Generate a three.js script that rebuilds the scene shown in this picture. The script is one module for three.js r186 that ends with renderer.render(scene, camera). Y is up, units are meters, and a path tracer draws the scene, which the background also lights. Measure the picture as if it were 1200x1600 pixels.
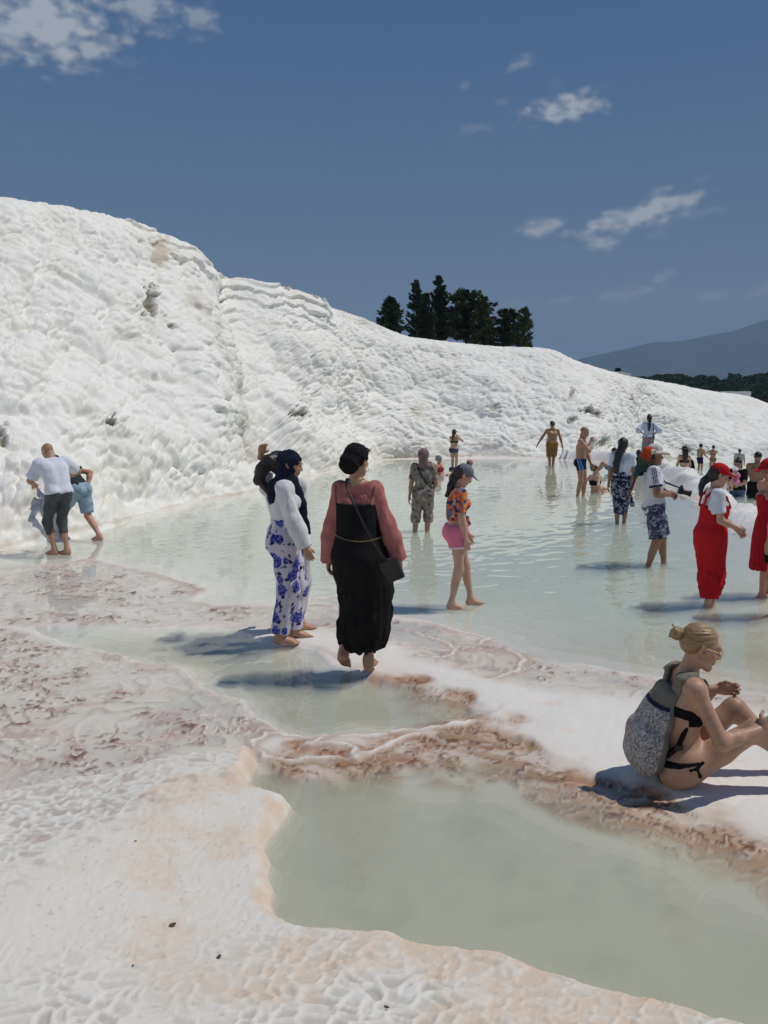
import * as THREE from 'three';
import { mergeGeometries } from 'three/addons/utils/BufferGeometryUtils.js';
import { createNoise2D, createNoise3D } from 'simplex-noise';

// ---------- camera, sky, sun, exposure ----------
const scene = new THREE.Scene();
const EYE = 2.1, FOCAL = 1280, PITCH = Math.atan(160 / 1280);
const camera = new THREE.PerspectiveCamera(2 * Math.atan(800 / FOCAL) * 180 / Math.PI, 0.75, 0.05, 40000);
camera.position.set(0, EYE, 0);
camera.rotation.set(-PITCH, 0, 0);
camera.updateMatrixWorld();

const renderer = new THREE.WebGLRenderer({ antialias: true });
renderer.toneMapping = THREE.LinearToneMapping;
renderer.toneMappingExposure = 1.0;
renderer.shadowMap.enabled = true;

const SUN = new THREE.Vector3(Math.cos(1.065), Math.sin(1.065), -0.06).normalize();
const sun = new THREE.DirectionalLight(new THREE.Color(1.0, 0.955, 0.885), 3.0);
sun.position.copy(SUN).multiplyScalar(120);
sun.position.z -= 25;
sun.target.position.set(0, 0, -25);
sun.castShadow = true;
sun.shadow.mapSize.set(4096, 4096);
Object.assign(sun.shadow.camera, { left: -60, right: 60, top: 60, bottom: -60, near: 1, far: 300 });
scene.add(sun, sun.target);

// ---------- small maths ----------
function rng(seed) { let a = seed >>> 0; return () => { a = (a + 0x6D2B79F5) | 0; let t = Math.imul(a ^ (a >>> 15), 1 | a); t = (t + Math.imul(t ^ (t >>> 7), 61 | t)) ^ t; return ((t ^ (t >>> 14)) >>> 0) / 4294967296; }; }
const n2 = createNoise2D(rng(11)), n3 = createNoise3D(rng(23));
const clamp = (x, a = 0, b = 1) => x < a ? a : x > b ? b : x;
const mix = (a, b, t) => a + (b - a) * t;
const sst = (a, b, x) => { const t = clamp((x - a) / (b - a)); return t * t * (3 - 2 * t); };
const fbm2 = (x, y, o = 4) => { let s = 0, a = 0.5; for (let i = 0; i < o; i++) { s += a * n2(x, y); x = x * 2.03 + 17.1; y = y * 2.03 - 5.3; a *= 0.5; } return s; };
const fbm3 = (x, y, z, o = 3) => { let s = 0, a = 0.5; for (let i = 0; i < o; i++) { s += a * n3(x, y, z); x = x * 2.03 + 7.1; y = y * 2.03 - 5.3; z = z * 2.03 + 3.7; a *= 0.5; } return s; };
const hash = (x, y, z) => { let h = Math.imul(x | 0, 374761393) + Math.imul(y | 0, 668265263) + Math.imul(z | 0, 1274126177); h = Math.imul(h ^ (h >>> 13), 1274126177); return ((h ^ (h >>> 16)) >>> 0); };
const W = { f1: 0, f2: 0, id: 0 };
function worley3(x, y, z) {       // distances squared to the two nearest cell points
  const ix = Math.floor(x), iy = Math.floor(y), iz = Math.floor(z);
  let a = 9, b = 9, id = 0;
  for (let i = -1; i <= 1; i++) for (let j = -1; j <= 1; j++) for (let k = -1; k <= 1; k++) {
    const h = hash(ix + i, iy + j, iz + k);
    const dx = ix + i + (h & 1023) / 1023 - x, dy = iy + j + ((h >>> 10) & 1023) / 1023 - y, dz = iz + k + ((h >>> 20) & 1023) / 1023 - z;
    const d = dx * dx + dy * dy + dz * dz;
    if (d < a) { b = a; a = d; id = h; } else if (d < b) b = d;
  }
  W.f1 = a; W.f2 = b; W.id = id;
}
function worley2(x, y) {
  const ix = Math.floor(x), iy = Math.floor(y);
  let a = 9, b = 9, id = 0;
  for (let i = -1; i <= 1; i++) for (let j = -1; j <= 1; j++) {
    const h = hash(ix + i, iy + j, 7);
    const dx = ix + i + (h & 1023) / 1023 - x, dy = iy + j + ((h >>> 10) & 1023) / 1023 - y;
    const d = dx * dx + dy * dy;
    if (d < a) { b = a; a = d; id = h; } else if (d < b) b = d;
  }
  W.f1 = a; W.f2 = b; W.id = id;
}
// sight directions of the survey photograph: used once to turn measured bearings into places on the ground
const CP = Math.cos(PITCH), SP = Math.sin(PITCH);
function bearing(px, py) { const a = (px - 600) / FOCAL, b = (800 - py) / FOCAL; return [a, b * CP - SP, -CP - b * SP]; }
function onLevel(px, py, y = 0) { const d = bearing(px, py), t = (y - EYE) / d[1]; return [d[0] * t, y, d[2] * t]; }
function atDepth(px, py, z) { const d = bearing(px, py), t = -z / d[2]; return [d[0] * t, EYE + d[1] * t, -z]; }

// ---------- sky ----------
function makeSky() {
  const w = 4096, h = 2048, data = new Float32Array(w * h * 4);
  const clouds = [];
  const put = (px, py, rx, ry, tilt, den) => { const d = bearing(px, py); const l = Math.hypot(...d); clouds.push([Math.atan2(d[2], d[0]), Math.asin(d[1] / l), rx / FOCAL, ry / FOCAL, tilt, den]); };
  put(70, 30, 120, 62, 0.0, 1.0); put(10, 50, 70, 40, 0, 0.8); put(140, 75, 50, 24, -0.2, 0.9); put(215, 5, 62, 36, 0, 0.8); put(312, 30, 30, 27, 0.7, 0.7);
  put(815, 97, 26, 11, 0.25, 0.55); put(728, 134, 13, 7, 0, 0.4); put(782, 160, 14, 8, 0, 0.35); put(735, 203, 36, 13, 0.1, 0.35); put(887, 166, 62, 22, 0.12, 0.95); put(870, 135, 14, 12, 0.6, 0.25);
  put(845, 358, 42, 14, 0.2, 0.85); put(1000, 335, 95, 24, 0.26, 1.0); put(1050, 318, 40, 18, 0.2, 0.9); put(940, 377, 33, 15, 0.1, 0.85); put(1095, 332, 40, 10, 0.1, 0.3); put(1035, 352, 20, 14, 0.8, 0.35);
  put(1030, 434, 26, 9, 0.2, 0.5); put(980, 460, 70, 12, 0.1, 0.5); put(875, 470, 35, 7, 0.05, 0.45); put(1110, 465, 60, 10, 0.08, 0.45); put(800, 476, 50, 10, 0.05, 0.35); put(1190, 455, 50, 14, 0.2, 0.4);
  put(372, 219, 9, 6, 0, 0.3); put(411, 219, 9, 5, 0, 0.28); put(45, 215, 16, 8, 0.2, 0.16); put(620, 137, 14, 7, 0.1, 0.12); put(1000, 480, 260, 26, 0.0, 0.18);
  const r = rng(5);
  for (let i = 0; i < 60; i++) {     // the same fair weather all round
    const az = r() * Math.PI * 2 - Math.PI, el = 0.1 + r() * 0.8;
    if (Math.abs(az + Math.PI / 2) < 0.6 && el < 0.75) continue;
    clouds.push([az, el, 0.02 + r() * 0.07, 0.01 + r() * 0.022, (r() - 0.5) * 0.5, 0.4 + r() * 0.6]);
  }
  for (let j = 0; j < h; j++) {
    const el = ((j + 0.5) / h - 0.5) * Math.PI, e = Math.max(0, el);
    const t = Math.pow(clamp(e / 0.9), 0.62), q = Math.exp(-e / 0.15);
    const R = mix(0.092, 0.012, t) + 0.20 * q, Gc = mix(0.184, 0.068, t) + 0.15 * q, B = mix(0.305, 0.205, t) + 0.06 * q;
    const near = clouds.filter(c => Math.abs(el - c[1]) < 2.4 * Math.max(c[3], Math.abs(Math.sin(c[4])) * c[2] + c[3]));
    for (let i = 0; i < w; i++) {
      const az = ((i + 0.5) / w - 0.5) * Math.PI * 2, o = (j * w + i) * 4;
      let den = 0;
      for (const c of near) {
        let dx = az - c[0]; if (dx > Math.PI) dx -= 2 * Math.PI; if (dx < -Math.PI) dx += 2 * Math.PI;
        dx *= Math.cos(el); if (Math.abs(dx) > 2 * c[2] + c[3]) continue;
        const dy = el - c[1], cs = Math.cos(c[4]), sn = Math.sin(c[4]);
        const u = (dx * cs + dy * sn) / c[2], v = (-dx * sn + dy * cs) / c[3];
        const wx = az * 30, wy = el * 62;
        const rr = Math.sqrt(u * u + v * v);
        const n = fbm2(wx + 3 * c[0], wy, 5) * 1.25 + fbm2(wx * 0.35, wy * 0.35 + 4, 2) * 0.5;
        const d = clamp((0.95 - rr * 0.9 + n * 0.50) * 1.35) * c[5];
        den = Math.max(den, d * d * (1.5 - 0.5 * d));
      }
      const k = den * 0.78;
      data[o] = mix(R, 0.50, k); data[o + 1] = mix(Gc, 0.52, k); data[o + 2] = mix(B, 0.55, k); data[o + 3] = 1;
    }
  }
  const t = new THREE.DataTexture(data, w, h, THREE.RGBAFormat, THREE.FloatType);
  t.mapping = THREE.EquirectangularReflectionMapping; t.magFilter = t.minFilter = THREE.LinearFilter; t.wrapS = THREE.RepeatWrapping; t.needsUpdate = true;
  return t;
}
scene.background = makeSky();
scene.environment = scene.background;

// ---------- helpers ----------
const used = {};
function numbered(name) { used[name] = (used[name] ?? -1) + 1; return used[name] ? `${name}_${String(used[name]).padStart(3, '0')}` : name; }
function mesh(name, geo, mat, parent) { const m = new THREE.Mesh(geo, mat); m.name = name; m.castShadow = m.receiveShadow = true; parent.add(m); return m; }
function structure(name, geo, mat) { const m = mesh(numbered(name), geo, mat, scene); m.userData = { kind: 'structure' }; return m; }
function tag(o, label, category, group) { o.userData = { label, category }; if (group) o.userData.group = group; return o; }
function thing(name, label, category, pos = [0, 0, 0], turn = 0, group) { const g = new THREE.Group(); g.name = numbered(name); scene.add(g); g.position.set(...pos); g.rotation.y = turn; return tag(g, label, category, group); }
function gridGeo(pos, col, nu, nv, keep) {      // nu columns, nv rows
  const g = new THREE.BufferGeometry(), idx = [];
  for (let j = 0; j < nv - 1; j++) for (let i = 0; i < nu - 1; i++) {
    const a = j * nu + i, b = a + 1, c = a + nu, d = c + 1;
    if (keep && !keep(a, b, c, d)) continue;
    idx.push(a, b, d, a, d, c);
  }
  g.setAttribute('position', new THREE.BufferAttribute(pos, 3));
  if (col) g.setAttribute('color', new THREE.BufferAttribute(col, 3));
  g.setIndex(idx); g.computeVertexNormals();
  return g;
}
function compact(g) {     // drop vertices no face uses
  const idx = g.index.array, map = new Int32Array(g.attributes.position.count).fill(-1); let n = 0;
  for (const i of idx) if (map[i] < 0) map[i] = n++;
  const out = new THREE.BufferGeometry();
  for (const k of Object.keys(g.attributes)) { const s = g.attributes[k], a = new Float32Array(n * s.itemSize); for (let i = 0; i < map.length; i++) if (map[i] >= 0) for (let c = 0; c < s.itemSize; c++) a[map[i] * s.itemSize + c] = s.array[i * s.itemSize + c]; out.setAttribute(k, new THREE.BufferAttribute(a, s.itemSize)); }
  out.setIndex(Array.from(idx, i => map[i]));
  return out;
}
const std = (o) => new THREE.MeshStandardMaterial({ vertexColors: true, roughness: 0.9, ...o });
// ---------- travertine terraces ----------
const area = (pts, y = 0) => { const p = pts.map(([a, b]) => onLevel(a, b, y)); const q = p.map(v => [v[0], v[2]]); let x0 = 1e9, x1 = -1e9, z0 = 1e9, z1 = -1e9; for (const [x, z] of q) { x0 = Math.min(x0, x); x1 = Math.max(x1, x); z0 = Math.min(z0, z); z1 = Math.max(z1, z); } q.box = [x0, x1, z0, z1]; return q; };
function inside(poly, x, z, far = 1.5) {      // signed distance in metres, positive inside
  const [x0, x1, z0, z1] = poly.box;
  if (x < x0 - far || x > x1 + far || z < z0 - far || z > z1 + far) return -far;
  let d = 1e9, s = false;
  for (let i = 0, j = poly.length - 1; i < poly.length; j = i++) {
    const ax = poly[i][0], az = poly[i][1], ex = poly[j][0] - ax, ez = poly[j][1] - az, wx = x - ax, wz = z - az;
    const t = clamp((wx * ex + wz * ez) / (ex * ex + ez * ez)), bx = wx - ex * t, bz = wz - ez * t;
    d = Math.min(d, bx * bx + bz * bz);
    if ((az > z) !== (poly[j][1] > z) && x < (poly[j][0] - ax) * (z - az) / (poly[j][1] - az) + ax) s = !s;
  }
  d = Math.sqrt(d); return s ? d : -d;
}
const shoreMain = [[-500, 905], [-100, 893], [60, 882], [150, 872], [215, 888], [268, 903], [312, 915], [320, 926], [298, 938], [360, 946], [430, 945], [470, 940], [530, 946], [610, 960], [660, 968], [705, 982], [768, 999], [800, 1018], [870, 1034], [940, 1042], [1010, 1058], [1080, 1066], [1150, 1080], [1230, 1092], [1500, 1120]];
const dam = [[1500, 1010], [1290, 915], [1200, 860], [1150, 825], [1100, 793], [1060, 764], [1010, 738], [960, 723], [900, 719.5]];
const mainPool = area([...shoreMain, ...dam, [780, 718], [690, 717], [600, 719], [540, 731], [480, 746], [385, 769], [300, 786], [155, 824], [80, 842], [-60, 876], [-500, 890]]);
const midPool = area([[40, 980], [130, 972], [230, 980], [330, 976], [420, 1000], [470, 1010], [520, 1035], [575, 1052], [640, 1075], [700, 1098], [770, 1108], [740, 1122], [690, 1132], [600, 1139], [540, 1142], [480, 1149], [430, 1142], [398, 1122], [372, 1096], [320, 1066], [285, 1045], [200, 1028], [110, 1012]]);
const nearPool = area([[395, 1172], [402, 1195], [388, 1236], [420, 1244], [457, 1259], [440, 1290], [404, 1330], [412, 1352], [436, 1386], [431, 1430], [470, 1448], [520, 1457], [600, 1470], [650, 1482], [710, 1484], [760, 1489], [800, 1502], [860, 1531], [950, 1560], [1060, 1582], [1150, 1602], [1300, 1640], [1600, 1680], [1600, 1480], [1200, 1345], [1100, 1303], [1000, 1272], [900, 1232], [820, 1200], [740, 1186], [640, 1192], [560, 1205], [510, 1218], [450, 1216], [420, 1196]]);
const ledge = area([[440, 985], [530, 990], [600, 1010], [680, 1040], [760, 1062], [850, 1078], [950, 1098], [1060, 1100], [1200, 1115], [1500, 1150], [1500, 1400], [1200, 1302], [1110, 1268], [1025, 1240], [915, 1205], [870, 1182], [825, 1152], [770, 1112], [720, 1094], [640, 1062], [570, 1036], [500, 1020]]);
const rust = area([[560, 1056], [640, 1064], [720, 1092], [765, 1110], [827, 1158], [873, 1188], [908, 1208], [1025, 1244], [1110, 1272], [1200, 1308], [1500, 1400], [1500, 1510], [1200, 1392], [1080, 1334], [1000, 1304], [900, 1268], [800, 1228], [720, 1212], [640, 1212], [560, 1226], [500, 1232], [440, 1225], [420, 1180], [500, 1165], [580, 1150], [680, 1135], [620, 1098]]);
const film = area([[-400, 1000], [0, 985], [90, 1010], [200, 1028], [285, 1045], [330, 1068], [372, 1096], [398, 1122], [415, 1150], [405, 1180], [330, 1200], [240, 1222], [140, 1236], [40, 1262], [-400, 1330]]);
const strand = area([[-400, 905], [60, 882], [150, 872], [215, 888], [268, 903], [320, 920], [298, 938], [430, 945], [530, 950], [610, 962], [700, 985], [768, 1002], [870, 1036], [1010, 1060], [1230, 1094], [1500, 1125], [1500, 1160], [1060, 1106], [850, 1084], [690, 1050], [600, 1015], [440, 990], [330, 972], [230, 978], [130, 972], [40, 980], [-400, 990]]);
const bank = area([[-700, 1300], [-200, 1262], [60, 1235], [180, 1215], [300, 1192], [372, 1178], [395, 1172], [402, 1195], [388, 1236], [420, 1244], [457, 1259], [440, 1290], [404, 1330], [412, 1352], [436, 1386], [431, 1430], [470, 1448], [520, 1457], [600, 1470], [650, 1482], [710, 1484], [760, 1489], [800, 1502], [860, 1531], [950, 1560], [1060, 1582], [1150, 1602], [1300, 1640], [1600, 1680], [2600, 2600], [600, 5000], [-2500, 2600]]);
const damLine = dam.map(([a, b]) => { const p = onLevel(a, b, 0); return [p[0], p[2]]; });
// thin rimstone ridges round the little basins between the pools
const ridgeLines = [
  [[400, 1170], [412, 1186], [440, 1192], [470, 1196], [495, 1190], [520, 1192], [545, 1188], [570, 1172], [590, 1160], [612, 1150], [650, 1146]],
  [[495, 1166], [530, 1162], [550, 1166], [553, 1172], [545, 1188]], [[495, 1166], [505, 1152], [540, 1146], [600, 1142]], [[410, 1150], [430, 1150], [480, 1152], [505, 1152]], [[410, 1150], [400, 1170]],
  [[600, 1142], [650, 1136], [700, 1134], [760, 1126]], [[660, 990], [690, 1000], [705, 1015], [690, 1030], [660, 1025]], [[705, 985], [740, 990], [765, 1000], [750, 1008], [715, 1002]], [[800, 1020], [820, 1032], [800, 1050], [770, 1058]],
  [[470, 938], [500, 933], [540, 934], [560, 940], [530, 947], [490, 947], [470, 938]],
].map(l => l.map(([a, b]) => { const p = onLevel(a, b, 0); return [p[0], p[2]]; }));
function toLine(l, x, z) { let d = 1e9; for (let i = 0; i < l.length - 1; i++) { const ex = l[i + 1][0] - l[i][0], ez = l[i + 1][1] - l[i][1], wx = x - l[i][0], wz = z - l[i][1]; const t = clamp((wx * ex + wz * ez) / (ex * ex + ez * ez)); d = Math.min(d, (wx - ex * t) ** 2 + (wz - ez * t) ** 2); } return Math.sqrt(d); }
// signed distance to the dam's inner edge, positive on the valley side
function beyondDam(x, z) {
  let d = 1e9, s = 1;
  for (let i = 0; i < damLine.length - 1; i++) {
    const [ax, az] = damLine[i], [bx, bz] = damLine[i + 1], ex = bx - ax, ez = bz - az, wx = x - ax, wz = z - az;
    const t = clamp((wx * ex + wz * ez) / (ex * ex + ez * ez)), q = Math.hypot(wx - ex * t, wz - ez * t);
    if (q < d) { d = q; s = (ex * wz - ez * wx) > 0 ? 1 : -1; }
  }
  return d * s;
}
const LOW = -1.25;       // level of the lower pool beyond the dam
const G = { h: 0, r: 0, g: 0, b: 0, main: 0, mid: 0, near: 0, dam: 0 };
function tint(r, g, b, k) { if (k <= 0) return; k = k > 1 ? 1 : k; G.r = mix(G.r, r, k); G.g = mix(G.g, g, k); G.b = mix(G.b, b, k); }
function contour(x, z, f, n) {     // little stepped dams: rise slowly, drop sharply along the level lines of a noise; returns [step, edge]
  const v = (fbm2(x * f, z * f, 3) + 0.8) * n, k = v - Math.floor(v);
  return [k, Math.exp(-(Math.min(k, 1 - k) ** 2) * 160)];
}
function ground(x, z) {
  const far = Math.hypot(x, z);
  // crinkled shorelines
  const w1 = n2(x * 1.3, z * 1.3), w2 = n2(x * 1.3 + 40, z * 1.3);
  const qx = x + 0.07 * w1 + 0.025 * n2(x * 5, z * 5), qz = z + 0.07 * w2 + 0.025 * n2(x * 5 + 9, z * 5);
  const dm = inside(mainPool, qx, qz, 3), di = inside(midPool, qx, qz), dn = inside(nearPool, qx * 0.5 + x * 0.5, qz * 0.5 + z * 0.5, 2);
  const dl = inside(ledge, qx, qz), dr = inside(rust, qx, qz), df = inside(film, qx, qz), ds = inside(strand, qx, qz), db = inside(bank, qx * 0.4 + x * 0.6, qz * 0.4 + z * 0.6, 2);
  let h = 0.012 + 0.012 * fbm2(x * 0.7, z * 0.7, 3);
  // base colour of the travertine, a little grain
  const gr = fbm2(x * 9, z * 9, 3) * 0.03, pa = fbm2(x * 0.8 + 5, z * 0.8, 3);
  G.r = 0.70 + gr; G.g = 0.665 + gr; G.b = 0.62 + gr;
  tint(0.70, 0.60, 0.53, sst(0.05, 0.5, pa) * 0.6);
  // wet strand with thin pinkish dams: wavy little steps that mostly run across the flow
  if (ds > -0.3 || df > -0.3) {
    const inFilm = sst(-0.1, 0.12, df), m = Math.max(sst(-0.12, 0.15, ds), inFilm);
    const q1 = fbm2(x * 1.3, z * 1.3, 2), q2 = 0.5 * n2(x * 3.3 + 7, z * 3.3) + 0.22 * n2(x * 8.5, z * 8.5 + 2), act = sst(-0.22, 0.16, fbm2(x * 0.6 + 3, z * 0.8 + 1, 3) + 0.16 * inFilm);
    const step = v => { const k = v - Math.floor(v); return [k, Math.exp(-(Math.min(k, 1 - k) ** 2) * 130)]; };
    const [s1, e1] = step(z * 1.1 + x * 0.3 + 2.2 * q1), [s2, e2] = step(z * (inFilm > 0.5 ? 5.2 : 2.8) + x * 0.9 + 1.9 * q1 + 1.5 * q2), [s3, e3] = step(z * 7.0 - x * 1.6 + 1.9 * q2 + 1.5 * q1 + 0.4);
    const broken = sst(-0.35, 0.1, n2(x * 3.3 + 4, z * 4.2) + 0.4 * n2(x * 1.2, z * 1.2)), broken2 = sst(-0.1, 0.25, n2(x * 3.6 - 9, z * 4.6));
    h = mix(h, -0.003 + 0.012 * fbm2(x * 0.5, z * 0.5, 2) + 0.008 * e1 + 0.010 * (s1 - 0.5) + act * (broken * (0.011 * e2 + 0.007 * (s2 - 0.5)) + broken2 * inFilm * 0.009 * e3), m);
    const line = clamp(e1 * 0.28 + act * 1.15 * (e2 * broken + e3 * broken2 * inFilm * 0.9));
    tint(0.58, 0.55, 0.475, m * 0.8);
    tint(0.40, 0.295, 0.25, m * act * (0.18 + 0.5 * broken * sst(-0.2, 0.3, n2(x * 1.4 + 3, z * 1.8))));
    tint(0.17, 0.085, 0.066, m * line * sst(-0.4, 0.1, fbm2(x * 1.1 + 8, z * 1.1, 3)));
    tint(0.76, 0.73, 0.68, m * act * broken * sst(0.06, 0.12, s2) * (1 - sst(0.16, 0.24, s2)) * 0.7);
    tint(0.60, 0.46, 0.39, m * sst(0.16, 0.5, fbm2(x * 0.9, z * 2.4 + 31, 3)) * 0.4);
  }
  // white smooth ledge where the bather sits
  if (dl > -0.4) {
    const m = sst(-0.25, 0.3, dl);
    h = mix(h, 0.034 + 0.016 * fbm2(x * 1.2, z * 1.2, 2) + 0.004 * fbm2(x * 12, z * 12, 3), m);
    tint(0.74, 0.715, 0.67, m * 0.9);
    tint(0.74, 0.60, 0.50, m * sst(0.22, 0.55, fbm2(x * 1.7 + 2, z * 3.1, 3)) * 0.6);
  }
  // pools
  if (di > -0.5) h = Math.min(h, mix(h, -0.012 - Math.min(0.16, 0.22 * Math.max(0, di)), sst(-0.10, 0.06, di)) + 0);
  if (dm > -1) h = mix(h, -0.012 - Math.min(0.22, 0.06 * Math.max(0, dm)), sst(-0.12, 0.10, dm));
  const rimAt = (d, c, w) => { const k = 1 - Math.abs(d - c) / w; if (k > 0) h = Math.max(h, (0.007 + 0.004 * n2(x * 3, z * 3)) * sst(0, 0.4, k) - 0.03 * (1 - sst(0, 0.4, k))); };
  if (dm > -0.5 && z > -14) { const w = 0.05 + 0.006 * far; rimAt(dm, -w, w); tint(0.50, 0.37, 0.31, 0.55 * (1 - sst(0, w, Math.abs(dm + w))) * sst(-0.3, 0.2, n2(x * 1.7, z * 1.7))); }
  if (di > -0.5 && dm < -0.2) { rimAt(di, -0.05, 0.07); tint(0.55, 0.42, 0.35, 0.5 * (1 - sst(0, 0.06, Math.abs(di + 0.05))) * sst(-0.3, 0.3, n2(x * 2, z * 2))); }
  // bank the viewer stands on: rounded lip, rippled skin
  if (db > -0.5) {
    const m = sst(-0.07, 0.10, db), up = sst(0, 1.6, db);
    const left = sst(0.2, -2.2, x + 0.25 * (z + 4));
    let hb = 0.052 + 0.10 * up + 0.09 * sst(-3.4, -0.5, z) + 0.16 * sst(-2.4, 0.2, z) + 0.02 * fbm2(x * 0.9 + 7, z * 0.9, 2);
    const swell = Math.exp(-(((x + 1.05) / 0.7) ** 2 + ((z + 4.4) / 0.8) ** 2)); hb += 0.05 * swell;
    // ripple fields (little scalloped pans with raised rims) and smooth flow fields
    const fx = x + 0.035 * n2(x * 4, z * 4), fz = z + 0.03 * n2(x * 4 + 9, z * 4);
    const a = 0.22, ux = (fx * Math.cos(a) + fz * Math.sin(a)), uz = (-fx * Math.sin(a) + fz * Math.cos(a));
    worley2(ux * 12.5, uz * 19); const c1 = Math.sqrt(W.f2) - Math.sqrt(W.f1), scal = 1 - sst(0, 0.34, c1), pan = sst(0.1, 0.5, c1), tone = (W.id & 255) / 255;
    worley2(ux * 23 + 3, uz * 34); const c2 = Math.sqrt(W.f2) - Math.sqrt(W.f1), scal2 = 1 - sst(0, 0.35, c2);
    const field = fbm2(x * 0.7 + 13, z * 0.7 + 2, 3), patch = sst(-0.35, 0.15, field + 0.25 * n2(x * 2.2, z * 2.2));
    const rl = sst(-0.85, -1.35, x + (z + 4.0) * 0.75 + 0.25 * field), rb = sst(-3.25, -2.8, z + 0.25 * x + 0.2 * field) * sst(-1.6, -0.8, x + 0.3 * field);
    const r1 = clamp(rl * (0.45 + 0.55 * patch) + rb * (0.55 + 0.45 * patch)), flowLines = n2(ux * 22 + 2 * n2(ux * 4, uz * 4), uz * 7 + ux * 9);
    hb += r1 * (0.0085 * scal - 0.005 * pan * tone) + 0.0035 * scal2 * (0.25 + 0.75 * patch) * (1 - 0.5 * r1) + 0.0020 * flowLines * (1 - r1) + 0.0012 * n2(x * 60, z * 60);
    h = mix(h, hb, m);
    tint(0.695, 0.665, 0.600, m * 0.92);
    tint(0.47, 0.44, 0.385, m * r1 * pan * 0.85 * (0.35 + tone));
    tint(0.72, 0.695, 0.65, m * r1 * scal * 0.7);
    const lip = (1 - sst(0.0, 0.13 + 0.10 * n2(x * 3, z * 3), Math.max(0, db))) * sst(-0.3, -0.02, dn);
    tint(0.62, 0.40, 0.23, m * lip * sst(-0.4, 0.3, fbm2(x * 6, z * 6, 3) + 0.12) * 0.85);
    const peach = sst(-0.10, 0.35, fbm2(x * 1.15 + 21, z * 1.5 + 4, 4) + 0.30 * sst(-1.0, -0.1, dn) - 0.18) * sst(-1.25, -0.25, dn);
    tint(0.66, 0.52, 0.40, m * peach * (0.55 + 0.35 * n2(x * 26, z * 26) + 0.25 * n2(x * 9, z * 9)));
    tint(0.42, 0.33, 0.29, m * sst(0.45, 0.62, n2(x * 5.5 + 3, z * 7)) * rl * 0.6);
    tint(0.40, 0.37, 0.33, m * sst(0.78, 0.86, n2(x * 17 + 3, z * 17)) * 0.5);
  }
  // the deeper near pool: steep by the bank, shelving on the far side
  if (dn > -0.6) {
    const by = sst(-0.75, -0.1, db), m = mix(sst(-0.22, 0.10, dn), sst(-0.05, 0.05, dn), by), dd = Math.max(0, dn);       // by: how close the bank is
    const deep = mix(0.010 + 0.06 * dd + 0.16 * dd * dd, 0.05 + 0.6 * dd, by);
    h = mix(h, -Math.min(0.50, deep), m);
    tint(0.60, 0.59, 0.49, m * (0.4 + 0.4 * sst(0.05, 0.7, dd)));
    tint(0.34, 0.34, 0.27, m * sst(0.10, 0.5, fbm2(x * 1.9, z * 1.9, 4)) * 0.6);
  }
  // rust coloured mats of algae with crinkled little dams
  if (dr > -0.2) {
    const edge = 0.10 * n2(x * 2.4, z * 2.4), m = sst(-0.10, 0.10, dr + edge) * (1 - 0.6 * sst(0.05, 0.3, di));
    const a = 0.42, ux = x * Math.cos(a) + z * Math.sin(a), uz = -x * Math.sin(a) + z * Math.cos(a), q1 = fbm2(x * 1.7, z * 1.7, 2), q2 = n2(x * 4.2 + 3, z * 4.2) * 0.5 + 0.22 * n2(x * 10, z * 10);
    const step = v => { const k = v - Math.floor(v); return [k, Math.exp(-(Math.min(k, 1 - k) ** 2) * 120)]; };
    const [s1, e1] = step(uz * 6.5 + ux * 0.5 + 2.0 * q1 + 1.0 * q2), [s2, e2] = step(uz * 8.5 - ux * 1.1 + 2.2 * q1 + 1.6 * q2), [s4, e4] = step(uz * 3.0 + 2.4 * q1 + ux * 1.6 + 0.5 * q2);
    const den = sst(-0.28, 0.22, fbm2(ux * 1.3 + 2, uz * 2.6, 4) + 0.10), br = sst(-0.1, 0.25, n2(ux * 4.5, uz * 7));
    if (dn > -0.3 || dl < 0.05) h = mix(h, Math.min(h, -0.004), m * (1 - sst(-0.05, 0.15, dl)));
    h += m * (0.009 * e1 * den + 0.008 * e2 * br + 0.007 * e4 + 0.004 * s1 - 0.003);
    tint(0.44, 0.275, 0.155, m * (0.45 + 0.5 * den)); tint(0.40, 0.165, 0.055, m * den * sst(-0.15, 0.25, fbm2(ux * 1.7 + 14, uz * 3.4, 3)) * 0.85);
    tint(0.30, 0.19, 0.045, m * sst(0.10, 0.42, fbm2(ux * 2.1 + 4, uz * 3.1, 3)) * 0.7);
    tint(0.15, 0.062, 0.032, m * clamp(e1 * den + e2 * br * 0.9 + 0.15 * den));
    tint(0.70, 0.62, 0.54, m * clamp(sst(0.07, 0.13, s1) * (1 - sst(0.17, 0.25, s1)) + 0.6 * e4) * 0.55);
  }
  // rimstone ridges
  if (far < 13) for (const l of ridgeLines) {
    if (Math.abs(l[0][0] - x) > 3 || Math.abs(l[0][1] - z) > 3) continue;
    const d = toLine(l, qx, qz);
    if (d < 0.16) { const k = Math.exp(-((d / 0.019) ** 2)), k2 = Math.exp(-((d / 0.05) ** 2)); h = Math.max(h, mix(-0.03, 0.006, k2)); h += 0.010 * k; tint(0.36, 0.215, 0.14, k2 * 0.75); tint(0.74, 0.71, 0.66, k); }
  }
  // the dam and what falls away beyond it
  const d = beyondDam(x + 0.25 * n2(x * 0.5, z * 0.5), z + 0.25 * n2(x * 0.5 + 5, z * 0.5));
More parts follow.
